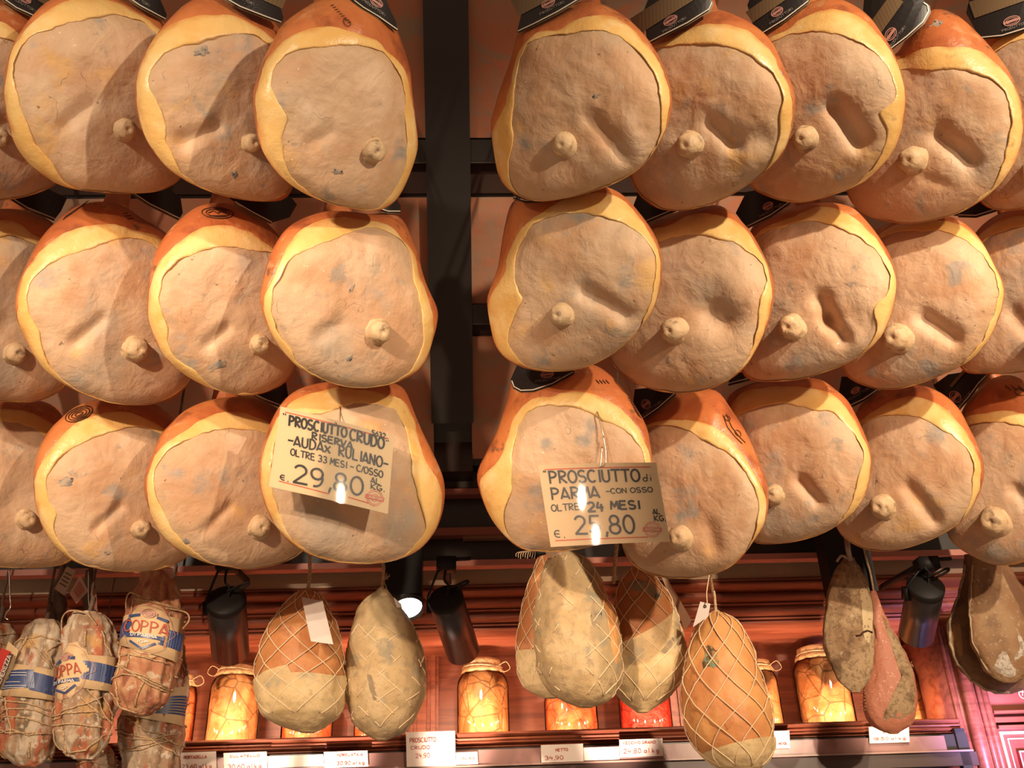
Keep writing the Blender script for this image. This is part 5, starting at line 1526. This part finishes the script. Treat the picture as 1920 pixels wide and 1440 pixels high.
mb = MB(); mb.tube(bez([PX(166, 1072, 2.190), PX(166, 1120, 2.180), PX(167, 1140, 2.175), PX(162, 1148, 2.170)], 5), .0014, 6)
wh = mb.build('wire_hook', STEEL, None, True); tag(wh, 'thin steel hook above the middle badged coppa', 'hook')
b, root = coppa_thing([(1066,272,318),(1090,264,326),(1105,257,332),(1130,245,340),(1160,239,343),(1200,233,340),(1240,226,333),(1270,216,326),(1300,213,318),(1322,220,304),(1336,238,284),(1341,250,272)], 1.85, 'reddish tied coppa with coppa badge, hanging in front at right', CASING2, 24)
strip(b, 'paper_band', ((241, 1160), (344, 1165)), ((232, 1214), (334, 1246)), KRAFT, root, .006)
mb = MB(); mb.ribbon(subdiv([(236, 1192), (262, 1182)], 4), 26, lambda x, y: b.px(x, y, .0078, True)); mb.build('blue_band', BLUEP, root)
mb = MB(); mb.ribbon(subdiv([(316, 1204), (339, 1208)], 3), 32, lambda x, y: b.px(x, y, .0078, True)); mb.build('blue_band', BLUEP, root)
badge(b, (289, 1192), [(272,1143),(292,1141),(318,1150),(330,1168),(332,1184),(336,1200),(324,1216),(318,1232),(298,1243),(274,1240),(256,1226),(250,1208),(243,1190),(252,1178),(256,1160)], root, (295, 1163, 10, 8),
      dict(blue=[(-30, -22, -12, -25, 5), (16, -24, 30, -21, 5), (-30, 13, 28, 13, 7), (-22, 24, -2, 36, 4), (18, 24, 0, 36, 4)], a=(-36, 6), b=(36, 5), h=20), ((-22, 14), (20, 14)), ((-10, 26), (10, 26)), .009)
wrap_twine(b, [[(228,1238),(250,1234),(290,1244),(325,1250)],[(222,1252),(250,1262),(290,1290),(315,1300)],[(224,1246),(256,1266),(300,1284),(318,1292)],[(218,1280),(240,1272),(275,1278),(318,1296)],[(240,1218),(234,1250),(230,1276)],[(258,1238),(257,1262)],[(285,1286),(272,1310),(262,1330)],[(216,1300),(236,1330),(262,1340)],[(232,1284),(236,1320)],[(270,1134),(300,1140),(340,1146)],[(268,1132),(262,1145),(258,1158)],[(300,1136),(336,1150)]], root,
           loops=[[((320, 1150), .003), ((340, 1152), .012), ((347, 1166), .016), ((344, 1185), .004)], [((240, 1160), .004), ((242, 1130), .012), ((262, 1120), .014), ((280, 1130), .004)]])
neck(b, root)
# dark hanging necks and paper tags in the shade behind
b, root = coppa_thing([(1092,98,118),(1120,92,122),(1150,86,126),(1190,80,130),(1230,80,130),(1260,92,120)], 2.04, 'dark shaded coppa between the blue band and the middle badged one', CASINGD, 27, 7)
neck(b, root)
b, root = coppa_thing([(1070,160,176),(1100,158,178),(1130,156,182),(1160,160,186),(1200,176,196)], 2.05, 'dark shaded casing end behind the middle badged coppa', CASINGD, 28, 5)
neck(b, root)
TAGP = mat('pink_paper_tag', (0.52, 0.30, 0.22), .6, .2); 
for q, z, m_, lab, rows_ in (([(126, 1062), (142, 1070), (121, 1117), (102, 1104)], 2.200, mat('greige_tag', (.42, .29, .21), .6, .2), 'grey paper tag, left one of the pair above the coppas', 4),
                       ([(150, 1078), (166, 1108), (143, 1132), (130, 1113)], 2.185, TAGP, 'pink paper tag, right one of the pair above the coppas', 5),
                       ([(170, 1096), (180, 1104), (183, 1148), (172, 1136)], 2.200, mat('dull_red_tag', (.36, .16, .12), .6, .2), 'dull red strip tag hanging beside the pair of tags', 0),
                       ([(303, 1066), (325, 1066), (324, 1096), (306, 1092)], 2.100, mat('rose_tag', (.55, .28, .22), .6, .2), 'rose paper tag above the reddish coppa', 0)):
    t_ = plate('paper_tag', q, z, m_)
    tag(t_, lab, 'tag', 'paper tags on the coppas')
    mb = MB()
    for i in range(rows_):
        t = .25 + .6 * i / max(1, rows_)
        A = [q[0][k_] + (q[3][k_] - q[0][k_]) * t for k_ in (0, 1)]; B = [q[1][k_] + (q[2][k_] - q[1][k_]) * t for k_ in (0, 1)]
        mb.ribbon([(A[0] * .85 + B[0] * .15, A[1] * .85 + B[1] * .15), (A[0] * .2 + B[0] * .8, A[1] * .2 + B[1] * .8)], 1.6, lambda x, y: PX(x, y, z - .002))
    if rows_: mb.build('print', REDP if rows_ == 5 else INK, t_)

# ------------------------------------------------------------------ dried jowl pieces at the right
JOWL = mat('mouldy_jowl', (0.30, 0.19, 0.105), 0.8, 0.2, layers=[
    dict(scale=16, lo=.44, hi=.60, color=(0.42, 0.30, 0.17)),
    dict(scale=20, lo=.52, hi=.66, color=(0.15, 0.09, 0.05), off=3, amt=.85),
    dict(scale=110, lo=.52, hi=.62, color=(0.08, 0.05, 0.035), off=6, amt=.42, detail=3),
    dict(scale=90, lo=.60, hi=.68, color=(0.55, 0.45, 0.30), off=9, amt=.5, detail=3)], bump=[(60, .45, .5), (300, .45, 0)])
PINKJ = mat('pink_cured_meat', (0.50, 0.195, 0.115), 0.5, 0.35, layers=[
    dict(scale=14, lo=.42, hi=.62, color=(0.50, 0.19, 0.11)),
    dict(scale=160, lo=.60, hi=.70, color=(0.70, 0.45, 0.32), off=3, amt=.7, detail=2)], bump=[(140, .35, .2)])
JOWLD = mat('brown_jowl', (0.19, 0.095, 0.05), 0.65, 0.3, layers=[
    dict(scale=14, lo=.42, hi=.62, color=(0.28, 0.16, 0.085)),
    dict(scale=22, lo=.58, hi=.70, color=(0.10, 0.05, 0.03), off=3, amt=.8)], bump=[(70, .4, .5), (300, .3, 0)])
WHMOULD = mat('white_mould', (0.60, 0.56, 0.48), 0.85, 0.1, layers=[dict(scale=120, lo=.45, hi=.6, color=(0.36, 0.30, 0.24), detail=2)], bump=[(200, .4, 0)])
RIMM = mat('pale_rim', (0.50, 0.40, 0.26), .7, .2, layers=[dict(scale=60, lo=.45, hi=.65, color=(.34, .25, .15))])
def jowl(rows, z, label, m_, seed, depth=.45, amp=.006):
    z += 0.22
    b = Body(rows, z, depth, seed, amp, 26)
    root = thing('dried_jowl', label, 'cured meat', b.ctr, 'dried jowls hanging at the right')
    b.mesh('body', m_, root)
    return b, root
b, root = jowl([(1108,1634,1642),(1120,1632,1646),(1140,1632,1653),(1170,1633,1669),(1200,1634,1686),(1230,1632,1700),(1260,1627,1711),(1290,1621,1718),(1320,1619,1721),(1345,1624,1717),(1360,1634,1709),(1370,1652,1694),(1376,1672,1682)], 1.96, 'pink dried jowl hanging lower behind the speckled one', PINKJ, 31)
patch(b, 'mouldy_edge', [(1648,1136),(1664,1158),(1682,1186),(1698,1220),(1711,1258),(1717,1295),(1718,1328),(1709,1354),(1692,1367),(1670,1371),(1648,1366),(1646,1352),(1662,1346),(1680,1336),(1694,1318),(1701,1296),(1700,1268),(1692,1236),(1679,1206),(1664,1176),(1652,1154)], JOWL, root, .0012)
mb = MB()
for i in range(7):
    mb.tube([b.px(1622, 1296 + i * 6), PX(1611 + (i % 3), 1294 + i * 6.3, b.z)], .0008, 4)
mb.build('frayed_twine', NETM, root, True)
add_cord(b, root, False, r=.0025)
b, root = jowl([(1046,1584,1602),(1062,1572,1612),(1085,1561,1624),(1110,1550,1631),(1135,1545,1634),(1165,1541,1635),(1200,1542,1637),(1240,1551,1637),(1268,1566,1632),(1286,1580,1621),(1298,1598,1610)], 1.90, 'speckled tan dried jowl with a crack on its pale side', JOWL, 32)
patch(b, 'pale_strip', [(1606,1098),(1628,1102),(1632,1140),(1634,1185),(1632,1215),(1618,1212),(1612,1180),(1608,1140)], mat('pale_jowl_fat', (.58, .46, .27), .6, .3, layers=[dict(scale=120, lo=.6, hi=.7, color=(.3, .2, .1), detail=2)]), root, .001)
mb = MB(); mb.tube([b.px(x, y, .001) for x, y in ((1598,1198),(1608,1196),(1614,1190),(1624,1186),(1632,1188))], .0022, 6); mb.build('crack', INK, root, True)
mb = MB()
mb.tube(bez([b.px(1592, 1052, .002), PX(1590, 1030, b.z), PX(1588, 1014, b.z + .02)], 5), .006, 7)
mb.tube(bez([b.px(1590, 1050, .002), PX(1578, 1042, b.z - .01), PX(1569, 1053, b.z - .015)], 4), .003, 6)
mb.build('knotted_cloth', mat('grey_cloth', (.34, .26, .20), .8, .1), root, True)
add_cord(b, root, False, r=.0045)
# pair at the right edge
b, root = jowl([(1040,1808,1880),(1082,1806,1905),(1123,1793,1935),(1165,1777,1952),(1207,1779,1962),(1246,1793,1958),(1276,1818,1944),(1293,1846,1922),(1301,1868,1894)], 2.0, 'large brown jowl behind the white moulded one at the right edge', JOWLD, 33, .2)
mb = MB()
edge = [(1807,1060),(1805,1085),(1794,1123),(1779,1165),(1781,1207),(1795,1246),(1820,1276),(1848,1293),(1870,1299),(1893,1299)]
mb.tube([b.px(x, y, .0) for x, y in subdiv(edge, 6)], .0035, 7); mb.build('pale_rim', RIMM, root, True)
patch(b, 'lit_fat', [(1782,1172),(1797,1172),(1800,1200),(1802,1232),(1796,1236),(1786,1212)], mat('jowl_fat', (.42, .23, .10), .6, .3), root, .001)
add_cord(b, root, False)
b, root = jowl([(1044,1820,1868),(1076,1819,1880),(1109,1817,1895),(1140,1818,1912),(1165,1819,1926),(1207,1821,1944),(1234,1834,1946),(1258,1848,1936),(1274,1868,1918),(1280,1884,1902)], 1.93, 'brown jowl with white mould patches in front at the right edge', mat('brown_speckled_jowl', (0.30, 0.17, 0.085), 0.7, 0.3, layers=[
    dict(scale=16, lo=.42, hi=.62, color=(0.37, 0.24, 0.13)), dict(scale=10, lo=.55, hi=.70, color=(0.17, 0.10, 0.06), off=3, amt=.8), dict(scale=130, lo=.58, hi=.68, color=(.5, .38, .24), off=2, amt=.6, detail=2)], bump=[(70, .4, .5), (300, .4, 0)]), 34, .35)
patch(b, 'white_mould', [(1866,1226),(1876,1222),(1884,1234),(1892,1252),(1904,1262),(1898,1276),(1880,1272),(1862,1262),(1856,1250)], WHMOULD, root, .0012)
patch(b, 'white_mould', [(1898,1196),(1904,1193),(1912,1206),(1926,1212),(1924,1226),(1908,1236),(1896,1246),(1892,1238),(1902,1222)], WHMOULD, root, .0012)
mb = MB()
edge = [(1821,1060),(1818,1109),(1819,1140),(1820,1165),(1822,1207),(1835,1234),(1849,1258)]
mb.tube([b.px(x, y, .0) for x, y in subdiv(edge, 6)], .0022, 7); mb.build('pale_rim', RIMM, root, True)
add_cord(b, root, False)

# ------------------------------------------------------------------ jars on the shelf
GLASS = clear_mat('jar_glass', (0.97, 0.93, 0.90))
def food(nm, c1, c2, c3):
    return mat(nm, c1, .45, .4, layers=[
        dict(kind='voronoi', scale=34, lo=.20, hi=.55, color=c2, stretch=(1, 1, .7)),
        dict(scale=18, lo=.50, hi=.68, color=c3, off=2, amt=.7),
        dict(kind='voronoi', feature='DISTANCE_TO_EDGE', scale=17, lo=.045, hi=.0, color=(c1[0] * .25, c1[1] * .2, c1[2] * .2), amt=.8)], bump=[(30, .8, .5)])
F_PALE = food('pickled_mushrooms', (.66, .33, .125), (.56, .24, .08), (.74, .43, .19))
F_ORNG = food('orange_peppers', (.66, .17, .05), (.52, .10, .03), (.72, .27, .09))
F_RED = food('red_peppers', (.60, .05, .03), (.48, .035, .02), (.66, .08, .04))
LIDM = mat('cloth_jar_cap', (.52, .31, .15), .8, .1, layers=[dict(scale=90, lo=.45, hi=.6, color=(.40, .22, .10))], bump=[(140, .5, 0)])
D_J = 2.63
def jar(px, w, ytop, ybody, fm, label, d=D_J):
    """px centre, w width in the picture, ytop cap top, ybody shoulder"""
    x0 = WP(px - w / 2, 1330, d)[0]; x1 = WP(px + w / 2, 1330, d)[0]
    R = (x1 - x0) / 2; xc = (x0 + x1) / 2
    ht = zpx(ytop, d, px) - ZS; hb = zpx(ybody, d, px) - ZS
    base = WF(xc, d, ZS + .001)
    root = thing('preserve_jar', label, 'jar', base, 'preserve jars on the shelf')
    up = Vector((0, 0, 1))
    mb = MB(); hb2 = hb - .004
    mb.lathe(base, up, [(R * .5, 0), (R * .93, .0), (R, .008), (R, hb * .8), (R * .97, hb * .9), (R * .84, hb), (R * .72, hb + .008), (R * .68, hb + .016), (R * .68, ht - .012)], 40)
    mb.build('glass', GLASS, root, True)
    mb = MB()
    sd = px * .37
    jg = lambda an, hh: 1 + .022 * noise.noise(Vector((math.cos(an) * 3, math.sin(an) * 3, hh * 40 + sd)))
    mb.lathe(base + up * .004, up, [(R * .5, 0.0), (R * .9, .001)] + [(R * .945, .006 + (hb * .78) * i / 12) for i in range(13)] + [(R * .9, hb * .88), (R * .78, hb * .96), (R * .5, hb * .985)], 40, jg)
    mb.build('preserves', fm, root, True)
    mb = MB()
    jg2 = lambda an, hh: 1 + .03 * math.sin(an * 11 + sd) * (1 if hh < ht - hb - .012 else .3)
    mb.lathe(base + up * (hb + .006), up, [(R * .84, -.006), (R * .82, .004), (R * .74, .008), (R * .72, ht - hb - .016), (R * .70, ht - hb - .007), (R * .55, ht - hb - .003), (0.001, ht - hb - .003)], 44, jg2)
    mb.build('cloth_cap', LIDM, root, True)
    mb = MB()
    cz = base + up * (hb + .016)
    mb.tube([cz + (EX * math.cos(a) + ED * math.sin(a)) * R * .77 + up * .002 * math.sin(2 * a) for a in np.linspace(0, 2 * math.pi, 25)], .0018, 6)
    sgn = -1 if int(px) % 2 else 1
    kn = cz + (EX * sgn * .8 - ED * .6) * R * .77
    mb.tube(bez([kn, kn + EX * sgn * .02 + up * .01, kn + EX * sgn * .03 - up * .008, kn + EX * sgn * .012 - up * .016, kn], 5), .0012, 5)
    mb.build('string', ROPE, root, True)
jar(342, 50, 1268, 1290, F_ORNG, 'jar of orange preserves half behind the rightmost coppa')
jar(439, 97, 1253, 1272, F_PALE, 'jar of pale preserves left of the blank tagged netted ham')
jar(578, 96, 1300, 1322, F_ORNG, 'jar of orange preserves behind the blank tagged netted ham')
jar(700, 70, 1320, 1340, F_ORNG, 'jar mostly hidden behind the lard coated netted ham')
jar(906, 98, 1240, 1266, F_PALE, 'jar of pale preserves right of the lit lamp')
jar(1070, 100, 1285, 1302, F_ORNG, 'jar of orange preserves below the brown grey lard ham')
jar(1209, 98, 1270, 1290, F_RED, 'jar of bright red preserves below the dark patched netted ham')
jar(1432, 66, 1240, 1262, F_PALE, 'jar of pale preserves behind the lowest netted ham')
jar(1550, 100, 1216, 1240, F_PALE, 'jar of pale preserves behind the speckled jowl', 2.63)
jar(1700, 66, 1235, 1258, F_PALE, 'jar of pale preserves behind the pink jowl', 2.63)

# ------------------------------------------------------------------ price cards on the rail
PAPER = mat('white_card', (0.80, 0.72, 0.64), .55, .3)
def pcard(x0, x1, y0, y1, lines, label, slope=-.035, d=D_R - .006):
    q = [(x0, y0), (x1, y0 + slope * (x1 - x0)), (x1 + 1.5, y1 + slope * (x1 - x0)), (x0 + 1.5, y1)]
    def M(x, y, e=0.0):
        return WF(*WP(x, y, d - e))
    P = [M(*p) for p in q]
    B = [p + ED * .0012 for p in P]
    c = mesh_obj('price_card', P + B, [(0, 3, 2, 1), (4, 5, 6, 7), (0, 1, 5, 4), (1, 2, 6, 5), (2, 3, 7, 6), (3, 0, 4, 7)], PAPER, None, False)
    tag(c, label, 'price card', 'price cards along the shelf rail')
    mb = MB(); n = len(lines)
    for i, (t, fx0, fx1, fy, hh, w) in enumerate(lines):
        ax, bx = x0 + fx0 * (x1 - x0), x0 + fx1 * (x1 - x0)
        ay = y0 + fy * (y1 - y0)
        lettering(mb, t, ax, ay + slope * (ax - x0), bx, ay + slope * (bx - x0), hh, w, lambda x, y: M(x, y, .001))
    if lines: mb.build('lettering', REDP, c)
pcard(338, 405, 1411, 1452, [('MORTADELLA', .1, .75, .28, 5, 1.1), ('23,60 al kg', .05, .9, .75, 8, 1.2)], 'price card reading mortadella at the left end of the rail')
pcard(419, 500, 1412, 1450, [('CULATELLO', .15, .85, .24, 4, .9), ('30,60 al kg', .1, .9, .8, 8, 1.2)], 'second price card from the left, below the left jar')
pcard(501, 606, 1418, 1440, [], 'blank glaring white card between two price cards at left')
pcard(607, 689, 1410, 1440, [('MORELATA 6', .3, .9, .32, 4.5, .9), ('30,90 al kg', .3, .95, .85, 6, 1.1)], 'price card below the gap between two left netted hams')
pcard(761, 853, 1373, 1438, [('PROSCIUTTO', .08, .62, .3, 8, 1.2), ('CRUDO', .1, .5, .5, 6, 1.0), ('24,90', .2, .5, .75, 8, 1.0)], 'tall price card standing higher than the rest on the rail', -.03, D_R - .012)
pcard(854, 895, 1411, 1434, [('AL KG', .3, .9, .6, 5, .9)], 'small white card touching the tall price card')
pcard(1014, 1093, 1397, 1430, [('34,90', .1, .55, .85, 7, 1.1), ('NETTO', .35, .65, .38, 5, 1.0)], 'price card below the orange jar right of centre')
pcard(1094, 1160, 1402, 1426, [], 'blank glaring card left of the card reading 24,80')
pcard(1161, 1242, 1387, 1420, [('VECCHIO GRANO', .08, .85, .28, 4.5, .9), ('24,80 al kg', .1, .95, .8, 8, 1.1)], 'price card reading 24,80 below the red jar')
pcard(1440, 1480, 1371, 1404, [('KG', .5, .9, .8, 4, .9)], 'white card right of the lowest netted ham')
pcard(1629, 1704, 1363, 1394, [('SPECK', .35, .65, .4, 4, .9), ('18,50 al kg', .1, .95, .82, 5, .9)], 'price card under the pink jowl at right')

# ------------------------------------------------------------------ track spotlights
CANM = mat('black_lamp_metal', (0.028, 0.024, 0.026), 0.32, 0.5)
CANBACK = mat('black_lamp_back', (0.008, 0.007, 0.007), 0.6, 0.3)
LENS = mat('lit_lens', (1, .9, .75), .3, .3, emit=((1.0, .86, .68), 14.0))
def can_lamp(bx, by, fx, fy, dia, z, label, power, fwd=.78):
    A = PX(bx, by, z)
    m = z / F
    L2 = math.hypot(fx - bx, fy - by) * m
    Bp = PX(fx, fy, z + L2 * fwd)
    D = Bp - A; ax = D.normalized(); L = D.length; R = dia / 2 * m
    root = thing('track_spotlight', label, 'spotlight', A, 'track spotlights above the shelf')
    mb = MB()
    mb.lathe(A, ax, [(R * .96, .004), (R, .010), (R, L), (R * .9, L), (R * .9, L - .02)], 32)
    mb.build('housing', CANM, root, True)
    mb = MB(); mb.lathe(A - ax * .001, ax, [(R * .3, -.004), (R * .93, 0.0), (R * 1.03, .003), (R * 1.03, .016), (R * .99, .018)], 32); mb.build('back_cap', CANBACK, root, True)
    mb = MB(); mb.lathe(Bp - ax * .018, ax, [(R * .86, 0), (R * .86, .004)], 28); mb.build('lens', LENS, root, True)
    side = CR
    top = Vector((A.x, A.y, zpx(1056, D_F - .03) + 0.0)); top = PX(bx + 2, 1062, z + .02)
    mb = MB()
    p0 = A - side * R * 1.04 + ax * .03
    mb.tube([p0, p0 - ax * .03 + Vector((0, 0, .0)), PX(bx - dia * .22, 1072, z + .01), top], .0028, 6)
    mb.box(A - side * R * 1.05 + ax * .025, side * .006, CU * .014, FW * .012)
    mb.build('bracket', CANBACK, root, True)
    mb = MB(); mb.box(top + Vector((0, 0, .004)), EX * .022, ED * .02, Vector((0, 0, .014)))
    mb.tube([top + Vector((0, 0, .012)) - ED * .01 + EX * .0, top + EX * .055 - ED * .01 + Vector((0, 0, .014))], .0045, 6)
    up_ = top + Vector((0, 0, .10))
    up_ = WF(top.dot(EX), D_F + .002, top.z + .03)
    mb.tube([top + Vector((0, 0, .01)), up_], .008, 6)
    mb.build('track_adapter', CANBACK, root, True)
    mb = MB(); mb.tube(bez([A + CR * .004, PX(bx + 6, by - 22, z), PX(bx - 2, by - 34, z), top], 5), .0028, 6)
    mb.tube(bez([PX(bx + 2, by - 16, z), PX(bx + 18, by - 22, z - .01), PX(bx + 40, by - 32, z - .01), PX(bx + 41, by - 27, z - .01), PX(bx + 20, by - 15, z - .01)], 5), .0028, 6)
    mb.build('cable', CANBACK, root, True)
    if power:
        l = spot('shelf_spot', Bp + ax * .004, Bp + ax, power, 80, (1.0, .72, .48), .03, .8)
    return root
can_lamp(424, 1124, 432, 1222, 72, 2.16, 'left track spotlight above the jar of pale preserves', 8)
can_lamp(835, 1121, 868, 1222, 66, 2.16, 'track spotlight right of the lit lamp in the centre', 8)
can_lamp(1736, 1098, 1718, 1190, 66, 2.16, 'track spotlight beside the pink jowl at right', 6)
# lamp that points at the viewer, in a square black shaft
zl = 2.27
sh = thing('shaft_lamp', 'lit lamp at the lower end of a black shaft in the centre', 'spotlight', PX(757, 1100, zl))
mb = MB(); m = zl / F
c0 = PX(756, 1085, zl); top = c0 + Vector((0, 0, .12))
mb.box((c0 + top) / 2 - Vector((0, 0, .02)), EX * 36 * m, ED * .03, Vector((0, 0, .085)))
mb.build('shaft', CANBACK, sh)
lc = PX(764, 1140, zl - .03); ax = (CAM - lc).normalized() * .55 + Vector((0, 0, -.8)) + CR * .15; ax.normalize()
mb = MB(); mb.lathe(lc - ax * .07, ax, [(.036, 0), (.04, .02), (.04, .075), (.036, .075), (.034, .066)], 30); mb.build('housing', CANM, sh, True)
mb = MB(); mb.lathe(lc - ax * .006, ax, [(.034, 0), (.034, .004)], 28); mb.build('lens', mat('bright_lens', (1, 1, 1), .3, .3, emit=((1.0, .95, .86), 9.0)), sh, True)
zl = 2.32; m = zl / F
sh = thing('black_shaft', 'black square shaft behind the speckled jowl', 'shaft', PX(1588, 1060, zl))
mb = MB(); c0 = PX(1586, 1062, zl)
mb.box(c0 + Vector((0, 0, .05)), EX * 42 * m, ED * .03, Vector((0, 0, .12)))
mb.build('shaft', CANBACK, sh)
mb = MB(); mb.lathe(PX(1588, 1085, zl - .02), Vector((0.05, .5, -.8)), [(.036, 0), (.04, .01), (.04, .12), (.036, .12)], 28); mb.build('housing', CANM, sh, True)
# violet display lamp low at the right
pl = bpy.data.lights.new('violet_display_lamp', 'AREA'); pl.energy = 2.2; pl.size = .12; pl.spread = math.radians(36); pl.color = (.55, .42, 1.0)
po = bpy.data.objects.new('violet_display_lamp', pl); COL.objects.link(po)
po.location = WF(1.32, 1.95, 1.62); po.rotation_euler = (WF(1.27, 2.45, 2.02) - po.location).to_track_quat('-Z', 'Y').to_euler()
